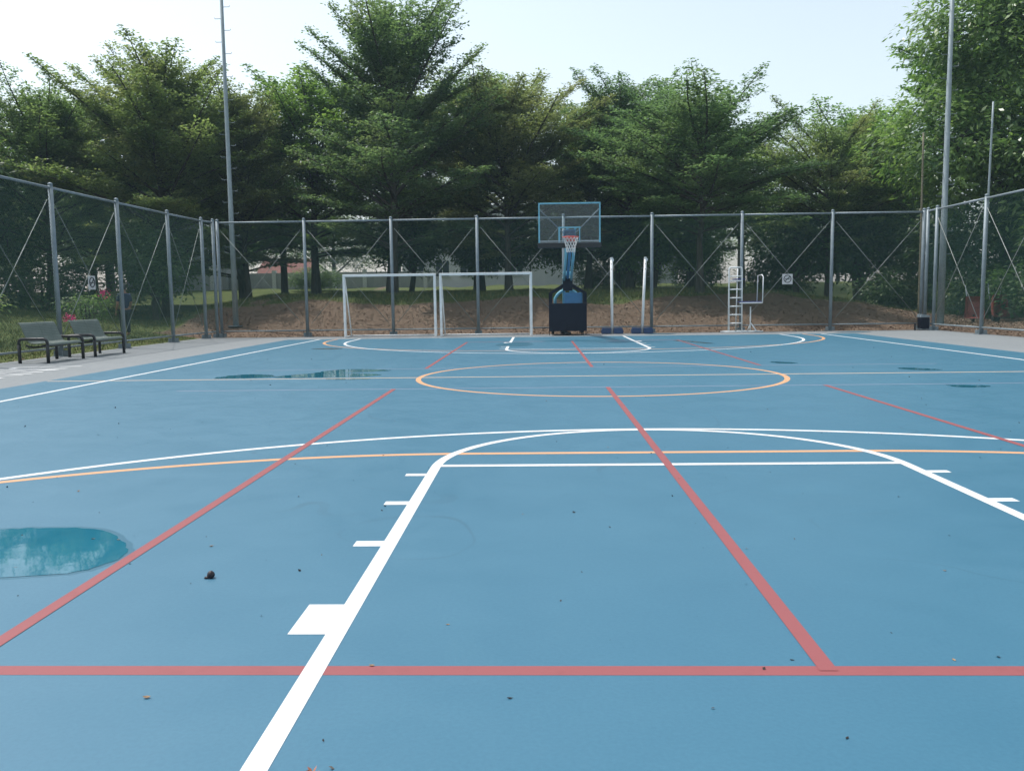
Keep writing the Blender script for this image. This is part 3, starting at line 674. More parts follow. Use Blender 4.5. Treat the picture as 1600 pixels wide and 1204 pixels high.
# ------------------------------------------------------------------ trees
def leaf_mesh(name, cen, axis, nrm, ln, wd):
    k = len(cen); nrm = nrm / np.linalg.norm(nrm, axis=1, keepdims=True)
    axis = axis - nrm * np.sum(axis * nrm, 1, keepdims=True); axis /= np.linalg.norm(axis, axis=1, keepdims=True) + 1e-9
    side = np.cross(nrm, axis); l = ln[:, None]; w = wd[:, None]
    V = np.stack([cen - axis * l * .5, cen + side * w * .5 + axis * l * .05 + nrm * w * .08, cen + axis * l * .5, cen - side * w * .5 + axis * l * .05 + nrm * w * .08], 1).reshape(-1, 3)
    return fast_mesh(name, V, np.arange(4 * k).reshape(k, 4))
def terminalia(seed, H, h0, R, nt=12, dens=1., flat=0., leaf=.15):
    g = np.random.default_rng(seed); wood = MB(); cen = []; ax = []; nr = []
    wob = g.normal(0, .10, (8, 2)).cumsum(0) * .5
    tz = np.linspace(0, H * .96, 8); tp = [(wob[i, 0] * (i > 0), wob[i, 1] * (i > 0), tz[i] - .15 * (i == 0)) for i in range(8)]
    tr = .0165 * H; wood.tube(tp, [tr * (1.35 if i == 0 else (1 - i / 8.3)) for i in range(8)], 9)
    def trunk(z): return np.array([np.interp(z, tz, [p[0] for p in tp]), np.interp(z, tz, [p[1] for p in tp]), z])
    def cluster(p, n, sp, up):
        o = g.normal(0, 1, (n, 3)) * np.array([sp, sp, sp * .35]); cen.append(p + o)
        ax.append(o * np.array([1, 1, .6]) + g.normal(0, .05, (n, 3))); nr.append(np.array([0, 0, 1.]) + g.normal(0, .42, (n, 3)) + up * .2)
    az0 = g.uniform(0, 6.28)
    for k in range(nt):
        t = k / (nt - 1); z = h0 + (H * .93 - h0) * t ** .92
        prof = (1 - t ** (1.35 + .9 * flat)) ** .8 * (1 - .15 * (t < .1)) * (.72 + .28 * min(1, t * 4 + .35))
        nb = int(5 + g.integers(0, 2)) if t < .85 else 4
        for j in range(nb):
            Lb = R * prof * g.uniform(.62, 1.18) + (.9 - .7 * min(1, flat)) * (t > .5) + .35
            if t > .3 and g.random() < .22: Lb *= 1.3 - .12 * flat
            az = az0 + k * 2.4 + j * 2 * math.pi / nb + g.normal(0, .2)
            el = R_((15 + 52 * t ** .9) * (1 - .30 * flat) + g.normal(0, 8))
            b0 = trunk(z + g.normal(0, .2)); n = 6; pts = []
            for i in range(n + 1):
                s = i / n; e2 = el + R_(12) * (1 - 2 * s) * (1 - t) + R_(10) * s * t
                d = np.array([math.cos(az + .12 * math.sin(3 * s + j)) * math.cos(e2), math.sin(az + .12 * math.sin(3 * s + j)) * math.cos(e2), math.sin(e2)])
                pts.append(b0 if i == 0 else pts[-1] + d * Lb / n)
            br = .012 * Lb + .012
            wood.tube(pts, [br * (1 - .85 * i / n) for i in range(n + 1)], 5, False)
            P = np.array(pts); bd = P[-1] - P[0]; bd /= np.linalg.norm(bd)
            hs = np.cross(bd, [0, 0, 1]); hs /= np.linalg.norm(hs) + 1e-6; up = np.cross(hs, bd)
            s = .16 + .1 * (1 - t)
            while s < 1.0:
                f = s * n; i = min(int(f), n - 1); q = P[i] + (P[i + 1] - P[i]) * (f - i)
                for sg in (-1, 1):
                    ls = ((1 - s) ** .85 * .44 * Lb + .15) * g.uniform(.6, 1.25); ang = R_(g.uniform(30, 55))
                    d = bd * math.cos(ang) + hs * sg * math.sin(ang) + up * g.normal(.06, .12); e = q + d * ls
                    if ls > .55 and g.random() < .5: wood.tube([q, q + d * ls * .9], [.013, .005], 3, False)
                    m = max(1, int(ls / .17 * dens))
                    for c in range(m):
                        u = (c + .8) / m
                        cluster(q + d * ls * u + g.normal(0, .03, 3), int(g.integers(8, 12)), .135, up)
                s += .30 / Lb * g.uniform(.8, 1.3)
            for c in range(5): cluster(P[-1] + g.normal(0, .04, 3) + bd * (c - 3) * .14, 5, .07, up)
    for c in range(14): cluster(trunk(H * .93) + np.array([0, 0, c * H * .006]) + g.normal(0, .06, 3), 6, .12, np.array([0, 0, 1.]))
    cen = np.concatenate(cen); k = len(cen); ln = leaf * g.uniform(.7, 1.35, k)
    return wood.mesh('trunk'), leaf_mesh('crown', cen, np.concatenate(ax), np.concatenate(nr), ln, ln * g.uniform(.48, .62, k))
def bushy(seed, H, h0, blobs, n, leaf=.2, droop=.3, per=8, spread=.22, trunk_r=.16, stems=1):
    g = np.random.default_rng(seed); wood = MB(); cen = []; ax = []; nr = []
    for s in range(stems):
        a = g.uniform(0, 6.28); r = .0 if stems == 1 else .35
        lean = g.normal(0, .25, 2)
        wood.tube([(r * math.cos(a), r * math.sin(a), -.2), (r * math.cos(a) + lean[0] * .5, r * math.sin(a) + lean[1] * .5, h0 * .6), (lean[0], lean[1], h0 + (H - h0) * .35), (lean[0], lean[1], h0 + (H - h0) * .62)], [trunk_r * 1.2, trunk_r, trunk_r * .7, trunk_r * .25], 8)
    vol = np.array([b[3] * b[4] * b[5] for b in blobs]) ** .667; vol /= vol.sum()
    for bi, b in enumerate(blobs):
        c = np.array(b[:3]); rr = np.array(b[3:6]); k = int(n * vol[bi])
        base = np.array([0, 0, h0 * .9]); mid = (base + c) / 2 + np.array([0, 0, -.1])
        wood.tube([base, mid, c], [trunk_r * .6, trunk_r * .4, trunk_r * .15], 6, False)
        d = g.normal(0, 1, (k, 3)); d /= np.linalg.norm(d, axis=1, keepdims=True)
        ph = g.uniform(0, 6.28, 6)
        lum = 1 + .16 * np.sin(d[:, 0] * 5 + ph[0]) * np.sin(d[:, 1] * 4 + ph[1]) + .13 * np.sin(d[:, 2] * 7 + ph[2] + d[:, 0] * 6) + .09 * np.sin(d[:, 1] * 11 + ph[3])
        rad = (g.uniform(.25, 1, k) ** .45) * lum
        p = c + d * rr * rad[:, None]
        p[:, 2] = np.maximum(p[:, 2], h0 * .55)
        for i in range(0, k, max(1, k // 10)): wood.tube([c, c + (p[i] - c) * .9], [trunk_r * .14, .008], 4, False)
        pp = np.repeat(p, per, 0); dd = np.repeat(d, per, 0); kk = len(pp)
        off = g.normal(0, spread, (kk, 3)); off[:, 2] = off[:, 2] * .7 - droop * np.linalg.norm(off[:, :2], axis=1) * .8
        cen.append(pp + off); a_ = off + dd * .08 + np.array([0, 0, -droop * .5]) * spread; ax.append(a_ + g.normal(0, .04, (kk, 3)))
        nr.append(dd * .5 + np.array([0, 0, .8]) + g.normal(0, .35, (kk, 3)))
    cen = np.concatenate(cen); k = len(cen); ln = leaf * g.uniform(.7, 1.3, k)
    return wood.mesh('trunk'), leaf_mesh('crown', cen, np.concatenate(ax), np.concatenate(nr), ln, ln * g.uniform(.34, .46, k))
used = {}
def place_tree(name, label, cat, meshes, x, y, mat, group, sc=(1, 1, 1), rz=0., sink=0.):
    t = thing(name, label, cat, (x, y, hz(x, y) - sink), rz, group); t.scale = sc
    wm, cm = meshes
    link('trunk', wm, M['bark'], t)
    c = bpy.data.objects.new('crown', cm); C.objects.link(c); c.parent = t
    if not cm.materials: cm.materials.append(M['lt'])
    c.material_slots[0].link = 'OBJECT'; c.material_slots[0].material = M[mat]
    return t
TA = terminalia(11, 13.0, 2.6, 6.2, 14, 1., .45)
TB = terminalia(23, 13.6, 2.3, 6.2, 15, .95, .25)
TC = terminalia(37, 10.6, 3.3, 7.0, 10, .95, 1.1)
TD = terminalia(41, 11.5, 2.5, 5.2, 13, 1.0, .4)
G1 = 'layered trees in a row behind the back fence'
def T(label, meshes, h, H, x, y, mat, wide=1., rz=0.):
    s = h / H; place_tree('layered_tree', label, 'tree', meshes, x, y, mat, G1, (s * wide, s * wide, s), rz)
T('large layered tree at the far left with lower boughs over the side fence', TB, 9.4, 13.6, -23.6, 25.5, 'lt', 1.25, .7)
T('tall layered tree with sparse spiky top left of the left floodlight pole', TA, 11.6, 13.2, -18.0, 25, 'lt', 1.12, 0)
T('slim layered tree with bare lower branches just right of the left floodlight pole', TD, 9.6, 11.5, -15.0, 27.5, 'lt_olive', 1.0, 1.1)
T('bright green layered tree between the left floodlight pole and the tall dark one', TD, 10.8, 11.5, -12.6, 31, 'lt_bright', 1.3, 2.3)
T('tallest dense dark layered tree above the left goal, its top out of the picture', TB, 12.8, 13.6, -7.7, 25.8, 'lt_deep', 1.02, 2.0)
T('olive and browning layered tree above the right goal, left of the hoop', TA, 9.9, 13.2, -2.4, 28.5, 'lt_olive', 1.15, 3.6)
T('broad flat topped layered tree spreading right of the hoop over the umpire stand', TC, 8.0, 10.6, 6.1, 24, 'lt_deep', 1.3, 2.2)
T('layered tree half hidden behind the hoop, between the olive and the broad one', TD, 9.6, 11.5, 1.8, 34, 'lt', 1.2, 4.0)
T('layered tree with long right leaning boughs left of the right floodlight pole', TC, 8.3, 10.6, 13.4, 29.5, 'lt', .95, 3.3)
T('distant layered tree showing between the two leftmost crowns', TA, 11.6, 13.2, -27, 36, 'lt', 1.2, 5.0)
T('distant layered tree at the left edge above the side fence', TD, 9.6, 11.5, -31.5, 31, 'lt', 1.3, 2.9)
T('pale layered tree far behind the tall dark one on its right', TA, 12.2, 13.2, -4.4, 38, 'lt', 1.25, 1.7)
T('layered tree far behind the broad flat topped one', TD, 10.6, 11.5, 8.2, 38, 'lt', 1.3, .5)
T('layered tree in the second row behind the tall spiky one at left', TB, 10.8, 13.6, -22.5, 34, 'lt_deep', 1.1, 1.3)
T('layered tree in the second row behind the tallest dark one', TD, 11.2, 11.5, -9.6, 36.5, 'lt', 1.35, 3.0)
T('layered tree in the second row between the hoop and the broad flat topped one', TB, 10.4, 13.6, 3.9, 32, 'lt_deep', 1.15, 5.5)
T('layered tree in the second row behind the long right leaning boughs', TD, 10.2, 11.5, 17.2, 35, 'lt_bright', 1.4, .2)
T('distant layered tree far behind the slim one by the left floodlight pole', TB, 12.6, 13.6, -19.5, 40, 'lt', 1.25, 4.4)

bigm = bushy(51, 16, 4.0, [(0, 0, 8.5, 4.2, 4.0, 4.2), (-3.6, -.5, 6.3, 2.6, 2.6, 2.3), (3.2, -1.5, 8, 3.4, 3.2, 3.6), (.3, -2.6, 5.2, 3.2, 2.4, 2.4), (.8, 0, 12.6, 3.6, 3.5, 2.8), (-2.4, .2, 10.6, 2.8, 2.6, 2.2)], 6200, .265, .6, 10, .22, .28)
place_tree('broadleaf_tree', 'large tree with big drooping glossy leaves behind the right side fence', 'tree', bigm, 20.2, 23.2, 'big', None, (1.12, 1.0, 1.12), 0.)
tierm = terminalia(61, 15, 5.5, 7.2, 9, 1.0, .6, .2)
place_tree('broadleaf_tree', 'tall tree with flat foliage tiers reaching past the top of the right floodlight pole', 'tree', tierm, 23.0, 31, 'lt_bright', None, (1., 1., .98), .9)
bm2 = bushy(71, 11, 3.2, [(0, 0, 7, 3.8, 3.4, 3.2), (-2.6, 0, 5.6, 2.6, 2.4, 2.2), (2.6, .3, 5.8, 2.8, 2.6, 2.3), (.2, 0, 9.0, 2.6, 2.5, 1.9)], 2400, .24, .3, 8, .24, .2)
G2 = 'dense green trees filling the gaps behind the row'
place_tree('bushy_tree', 'bright green rounded tree far behind the right end of the back fence', 'tree', bm2, 19.5, 38, 'lt_bright', G2, (1.15, 1.1, 1.1), 1.)
place_tree('bushy_tree', 'bright green rounded tree left of the tall dark layered tree, far behind', 'tree', bm2, -17.5, 42, 'lt_bright', G2, (1.1, 1.1, 1.0), 2.)
place_tree('bushy_tree', 'dark rounded tree at the far left behind the side fence', 'tree', bm2, -27.5, 20, 'shrub', G2, (1.2, 1.2, .95), 3.)
place_tree('bushy_tree', 'deep green rounded tree deep in the background right of the hoop', 'tree', bm2, 13.5, 48, 'shrub', G2, (1.4, 1.2, 1.05), 4.)
place_tree('bushy_tree', 'deep green rounded tree at the right edge beyond the side fence', 'tree', bm2, 24, 15, 'shrub', G2, (1.1, 1.1, 1.0), 5.)
place_tree('bushy_tree', 'deep green rounded tree behind the volleyball posts, close before the pale house', 'tree', bm2, 4.6, 46, 'shrub', G2, (1.1, 1.0, 1.0), 3.8)
G5 = 'belt of far trees beyond the buildings'
for k in range(17):
    place_tree('far_tree', 'far green tree in the hazy belt beyond the buildings', 'tree', bm2, -78 + k * 8.6 + rnd.uniform(-2, 2), 86 + rnd.uniform(-6, 8), ('lt_deep', 'lt_bright', 'lt')[k % 3], G5, (1.25, 1.2, 1.0 + .25 * rnd.random()), k * 1.1, .9)
for k, (x, y) in enumerate(((-44, 26), (-40, 36), (-36, 44), (-48, 46), (-38, 17), (-36, 8), (-34, 52), (-29, 60))):
    place_tree('far_tree', 'dark tree in the wood beyond the lawn at the far left', 'tree', bm2, x, y, 'shrub' if k % 2 else 'lt_deep', 'trees of the wood beyond the left lawn', (1.3, 1.3, 1.0), k * 1.7, .9)
# low dark understorey trees and shrubs
sm = bushy(81, 4.4, 1.1, [(0, 0, 2.7, 1.7, 1.5, 1.4), (-1.1, .1, 2.1, 1.2, 1.1, 1.0), (1.1, -.2, 2.3, 1.2, 1.1, 1.1), (.1, 0, 3.6, 1.1, 1.0, .8)], 900, .22, .5, 7, .2, .12)
sm2 = bushy(82, 2.2, .3, [(0, 0, 1.1, 1.5, 1.2, .95), (1.2, .1, .9, 1.1, 1.0, .8), (-1.2, 0, .95, 1.1, 1.0, .85)], 800, .17, .2, 7, .16, .05, 3)
G3 = 'small dark trees in the shade under the layered trees'
for lab, x, y, s, mat, rz in (
  ('small dark tree with twin stems behind the left goal', -8.2, 35, 1.2, 'shrub', 1.),
  ('small dark tree behind the fence post between the two goals', -4.6, 36, 1.15, 'shrub', 2.),
  ('small dark tree before the white building, left of the hoop', -2.6, 35, 1.05, 'shrub', 3.),
  ('small dark tree before the white building, half behind the hoop arm', .7, 36, 1.1, 'shrub', 4.2),
  ('small dark tree behind the two volleyball posts', 3.6, 35, 1.2, 'shrub', 5.),
  ('pale leaved small tree left of the trunk of the broad tree', 5.0, 31, 1.0, 'lt_bright', .5),
  ('pale leaved small tree right of the trunk of the broad tree', 7.8, 33, .95, 'lt_bright', 1.5),
  ('small dark tree right of the back fence no smoking sign', 12.4, 31, 1.25, 'shrub', 2.5),
  ('small dark tree behind the last bay of the back fence', 15.2, 30, 1.3, 'shrub', 3.5),
  ('small dark tree behind the right corner post', 17.5, 27, 1.3, 'shrub', 4.5),
  ('small dark tree behind the wheelbarrows', 18.3, 22.5, 1.2, 'shrub', 5.5),
  ('small dark tree beyond the right fence at the picture edge', 19.2, 19.0, 1.25, 'shrub', .8),
  ('small light green tree showing through the last bay of the left fence', -17.4, 22.5, .95, 'pale_leaf', 2.8),
  ('small dark tree behind the flowering shrub by the benches', -26.0, 18.0, 1.35, 'shrub', 3.8),
  ('small dark tree beyond the left fence above the nearer bench', -25.5, 14.0, 1.5, 'shrub', 4.8),
  ('small dark tree beyond the left fence at the picture edge', -24.5, 10.0, 1.45, 'shrub', 5.8),
  ('small dark tree deep in the shade left of the leaning person', -25.0, 22.0, 1.4, 'shrub', .3)):
    place_tree('small_tree', lab.replace('leaning person', 'standing person'), 'tree', sm, x, y, mat, G3, (s, s, s), rz)
G4 = 'low shrubs on the far side of the bank'
for lab, x, y, s, mat, rz in (
  ('low sunny shrub at the foot of the grey wall left of the left goal', -17.6, 50, .9, 'pale_leaf', 0.),
  ('low dark shrub behind the volleyball posts', 2.6, 38, .9, 'shrub', 2.), ('low sunny shrub left of the broad tree trunk', 4.6, 36, .75, 'pale_leaf', 3.),
  ('low dark shrub behind the umpire stand', 9.3, 42, 1.2, 'shrub', 4.), ('low dark shrub under the trees right of the back fence sign', 12.0, 33, 1.2, 'shrub', 5.),
  ('low dark shrub behind the bin corner', 15.3, 25.5, 1.0, 'shrub', .5), ('low dark shrub beyond the right fence left of the wheelbarrows', 17.0, 21.8, 1.1, 'shrub', 1.5),
  ('low dark shrub beyond the right fence right of the wheelbarrows', 17.8, 17.0, 1.15, 'shrub', 2.5), ('low dark shrub at the right edge beyond the fence', 18.2, 14.2, 1.1, 'shrub', 3.5),
  ('low green shrub beyond the left fence at the picture edge', -16.4, 7.2, .85, 'lt', 4.5), ('low dark shrub beyond the flowering shrub', -22.4, 16.5, 1.1, 'shrub', 5.5),
  ('low dark shrub behind the standing person', -21.5, 21.5, 1.1, 'shrub', .9)):
    place_tree('low_shrub', lab, 'shrub', sm2, x, y, mat, G4, (s, s, s), rz)

# flowering shrub by the benches
def bougainvillea():
    x, y = -15.1, 12.4; w, c = bushy(91, 1.6, .35, [(0, 0, 1.0, .6, 1.0, .34), (.1, -1.1, 1.1, .4, .8, .13), (0, 1.0, 1.1, .4, .6, .3), (.1, .2, .75, .5, .8, .25)], 250, .10, .1, 6, .11, .03, 4)
    t = place_tree('flowering_shrub', 'sprawling green garden shrub with pink flower clusters behind the benches', 'shrub', (w, c), x, y, 'pale_leaf', None)
    g = np.random.default_rng(5)
    for (px, py, pz) in ((.62, -2.1, .66), (.60, .05, 1.36), (.62, -1.98, .60)):
        k = 46; o = g.normal(0, .085, (k, 3)); l = g.uniform(.05, .085, k)
        link('flower_cluster', leaf_mesh('flower_cluster', np.array([px, py, pz]) + o, g.normal(0, 1, (k, 3)), o + g.normal(0, .05, (k, 3)), l, l * .8), M['pink'], t)
bougainvillea()

# ------------------------------------------------------------------ grass, litter, grit
def scatter_blades(name, label, n, fx, size, mat):
    g = np.random.default_rng(len(name)); P = fx(g, n); k = len(P); a = g.uniform(0, 6.28, k); h = g.uniform(*size, k); w = h * .10 + .004
    d = np.stack([np.cos(a), np.sin(a), 0 * a], -1); ln = np.stack([g.normal(0, .3, k) * h, g.normal(0, .3, k) * h, h], -1)
    V = np.stack([P - d * w[:, None], P + d * w[:, None], P + ln], 1).reshape(-1, 3)
    o = link(name, fast_mesh(name, V, np.arange(3 * k).reshape(k, 3)), mat); tag(o, label, kind='stuff')
def lawn(g, n):
    x = -12.95 - g.uniform(0, 1, n) ** 1.5 * 12; y = g.uniform(1, 30, n); s = soilmask(x, y); q = (g.uniform(0, .62, n) > s)
    x, y = x[q], y[q]; return np.stack([x, y, height(x, y)], -1)
def crest(g, n):
    x = g.uniform(-17, 17, n); y = g.uniform(20.4, 33, n); q = g.uniform(0, .7, n) > soilmask(x, y); x, y = x[q], y[q]; return np.stack([x, y, height(x, y)], -1)
scatter_blades('grass', 'short lawn grass beyond the left fence', 60000, lawn, (.03, .085), M['grass'])
scatter_blades('bank_grass', 'grass along the top of the bank behind the fence', 60000, crest, (.05, .16), M['grass'])
def litter():
    g = np.random.default_rng(3); n = 42000
    x = np.concatenate([g.uniform(-15, 16, n), g.uniform(12.8, 17.5, n // 4), g.uniform(-13.6, -13.0, 500)]); y = np.concatenate([g.uniform(16.35, 24.5, n), g.uniform(6, 22, n // 4), g.uniform(2, 16, 500)])
    q = g.uniform(0, 1, len(x)) < soilmask(x, y) * .9; x, y = x[q], y[q]; k = len(x); l = g.uniform(.04, .10, k)
    me = leaf_mesh('leaf_litter', np.stack([x, y, height(x, y) + g.uniform(.012, .04, k)], -1), g.normal(0, 1, (k, 3)), np.array([0, 0, 1.]) + g.normal(0, .25, (k, 3)), l, l * g.uniform(.4, .7, k))
    tag(link('leaf_litter', me, M['litter']), 'dry brown leaf litter covering the bank behind the fence', kind='stuff')
litter()
def grit():
    g = np.random.default_rng(9); n = 520; y = -13.4 + 22 * g.uniform(0, 1, n) ** 1.4; x = g.uniform(-8.5, 8.5, n); l = g.uniform(.004, .008, n) + .016 * g.uniform(0, 1, n) ** 6
    me = leaf_mesh('grit', np.stack([x, y, np.full(n, .004)], -1), g.normal(0, 1, (n, 3)), np.array([0, 0, 1.]) + g.normal(0, .5, (n, 3)), l * 1.6, l)
    tag(link('grit', me, M['grit']), 'tiny dark specks of dirt scattered over the court', kind='stuff')
grit()
# fallen leaves: each its own object
def leafshape(seed):
    g = np.random.default_rng(seed); m = MB(); n = 7; c = g.uniform(.25, .55); vs = []; fs = []
    for i in range(n):
        u = i / (n - 1); w = .011 * math.sin(math.pi * min(1, u * 1.05 + .02)) + .0006; x = (u - .5) * .055; z = .006 + c * .03 * (2 * u - 1) ** 2
        vs += [(x, -w, z + w * .7), (x, 0, z), (x, w, z + w * (.4 + c))]
    for i in range(n - 1):
        for j in (0, 1): fs.append((3 * i + j, 3 * i + 3 + j, 3 * i + 4 + j, 3 * i + 1 + j))
    me = m.add(vs, fs).mesh('fallen_leaf'); me.materials.append(M['dry']); return me
LM = [leafshape(i) for i in range(4)]
for me in LM[2:]: me.materials[0] = M['grit']
FLP = [(-3.47, -9.6), (-3.32, -9.62), (-3.05, -10.05), (-2.62, -10.35), (-2.75, -9.75), (-1.37, -10.86), (.35, -10.95), (-.1, -11.2), (.47, -11.2), (1.62, -10.5), (1.2, -9.6), (-.6, -9.4), (-1.1, -9.1), (.0, -8.1),
       (-2.6, -8.6), (.7, -7.9), (-2.3, -7.1), (-1.6, -11.25), (1.9, -11.2), (-.1, -11.75), (-2.3, -11.5), (1.05, -12.1), (-1.1, -11.5), (2.2, -9.2), (2.6, -10.2), (-.4, -6.8), (1.3, -8.7), (-1.8, -9.9), (-3.9, -9.95), (-3.6, -10.1),
       (2.8, -8.0), (-.8, -10.2), (.9, -10.2), (-4.2, -8.4), (-2.9, -6.6), (3.4, -5.6), (-.9, -3.4), (1.6, -4.4), (-2.9, -2.2), (-4.8, -2.8), (3.5, -3.0), (-1.4, 1.9), (2.4, 2.8), (-5.6, 3.2)]
for i, (x, y) in enumerate(FLP):
    o = bpy.data.objects.new('fallen_leaf', LM[i % 4]); C.objects.link(o); o.location = (x, y, -.002); s = rnd.uniform(.22, .42) if i % 4 > 1 else rnd.uniform(.28, .52)
    o.scale = (s, s * rnd.uniform(.8, 1.3), s); o.rotation_euler = (rnd.uniform(-.2, .2), rnd.uniform(-.15, .15), rnd.uniform(0, 6.28))
    tag(o, 'small curled dry leaf lying on the blue court', 'leaf', 'dry leaves fallen on the court')
pod = MB().lathe([(.001, 0), (.014, .003), (.019, .012), (.016, .024), (.008, .032), (.001, .035)], 10); pod.tube([(.01, -.004, .004), (-.022, -.012, .004), (-.028, -.012, .003)], [.008, .007, .002], 6)
o = pod.build('seed_pod', M['pod'], None, True); o.location = (-2.555, -10.27, .001); tag(o, 'dark round seed pod lying on the court right of the big puddle', 'seed pod')
bl = MB()
for k in range(5):
    a = k * 1.26; bl.add([(0, 0, .004), (.016 * math.cos(a - .4), .016 * math.sin(a - .4), .012 + .004 * k), (.036 * math.cos(a), .036 * math.sin(a), .022 + .002 * k), (.016 * math.cos(a + .4), .016 * math.sin(a + .4), .010)], [(0, 1, 2, 3)])
o = bl.build('dried_blossom', M['blossom']); o.scale = (.62, .62, .62); o.location = (-1.63, -11.955, .001); tag(o, 'rust coloured dried blossom at the bottom edge of the picture', 'blossom')

# ------------------------------------------------------------------ buildings behind the trees
def white_hall():
    x, y = -4.8, 60; z = hz(x, y) - .2; t = thing('white_hall', 'long plain white building glimpsed between trunks behind the hoop', 'building', (x, y, z))
    wl = MB(); wl.box((0, 4, 2.2), (15.5, 8, 4.4)).box((1.8, 1.0, 5.6), (6, 5, 2.4)).build('wall', M['wall_white'], t)
    rf = MB(); rf.box((0, 4, 4.52), (16.1, 8.6, .24)).box((1.8, .9, 6.9), (6.5, 5.4, .2)).build('roof', M['roof_grey'], t)
    for k in range(5):
        w = MB().box((-6.4 + k * 2.1, -.02, 1.9), (1.1, .06, 1.3)).build('window', M['window'], t)
        MB().box((-6.4 + k * 2.1, -.05, 1.22), (1.25, .12, .06)).box((-6.4 + k * 2.1, -.06, 1.9), (.05, .04, 1.28)).build('frame', M['trim'], w)
    d = MB().box((5.2, -.02, 1.15), (1.2, .08, 2.3)).build('door', M['trim'], t); MB().box((5.6, -.09, 1.1), (.05, .05, .2)).build('handle', M['black'], d)
white_hall()
def house(label, x, y, w, d, h, roofh, wm, rm, rz=0):
    z = hz(x, y) - .2; t = thing('house', label, 'house', (x, y, z), rz)
    MB().box((0, 0, h / 2), (w, d, h)).prism([(-w / 2, h + .002), (w / 2, h + .002), (0, h + roofh - .06)], -d / 2 + .1, d / 2 - .1).build('wall', M[wm], t)
    ov = .45; r = MB()
    for s in (-1, 1):
        a = (s * (w / 2 + ov), h - ov * roofh / (w / 2)); b = (0, h + roofh); th = .14
        r.prism([a, b, (b[0], b[1] + th), (a[0], a[1] + th)], -d / 2 - ov, d / 2 + ov)
    r.build('roof', M[rm], t)
    n = max(2, int(w / 2.2))
    for k in range(n):
        xx = -w / 2 + w * (k + .5) / n; wi = MB().box((xx, -d / 2 - .01, h * .55), (.9, .08, h * .36)).build('window', M['window'], t)
        MB().box((xx, -d / 2 - .05, h * .55 - h * .19), (1.05, .14, .07)).box((xx, -d / 2 - .055, h * .55), (.05, .05, h * .36)).build('frame', M['trim'], wi)
    dr = MB().box((w / 2 - .8, -d / 2 - .012, 1.0), (.9, .09, 2.0)).build('door', M['trim'], t)
house('pale two storey house seen through the left fence near its corner', -29.5, 56, 7.5, 7, 4.4, 1.6, 'wall_grey', 'roof_grey', R_(8))
house('house with a red tiled roof behind the grey wall left of the goals', -24.6, 68, 3.6, 4, 1.9, 1.1, 'wall_grey', 'tiles', R_(90))
house('pale house with a grey roof behind the volleyball posts', 8.2, 60, 5, 6, 2.6, 1.5, 'wall_white', 'roof_grey', R_(-6))
def wall():
    t = thing('boundary_wall', 'long grey boundary wall with pale piers behind the bank on the left', 'wall'); 
    x0, x1, y = -30., -9., 54.; z = hz(-20, y) - .2
    MB().box(((x0 + x1) / 2, y, z + .75), (x1 - x0, .18, 1.5)).build('panel', M['wall_grey'], t)
    for k in range(9): MB().box((x0 + 1 + k * 2.4, y, z + .85), (.3, .32, 1.7)).build('pier', M['trim'], t)
wall()
def globe_lamp(label, x, y, h):
    t = thing('street_lamp', label, 'lamp', (x, y, hz(x, y)), 0, 'globe lamps in the garden')
    tube_obj('post', [(0, 0, 0), (0, 0, h)], .045, M['black'], t)
    MB().lathe([(.02, -.02), (.12, .02), (.20, .12), (.22, .22), (.19, .33), (.11, .41), (.01, .44)], 14, (0, 0, h)).build('globe', M['globe'], t, True)
globe_lamp('white globe lamp among the shrubs left of the hoop', -1.45, 44, 3.1)
globe_lamp('white globe lamp behind the left volleyball post', 4.6, 44, 3.1)

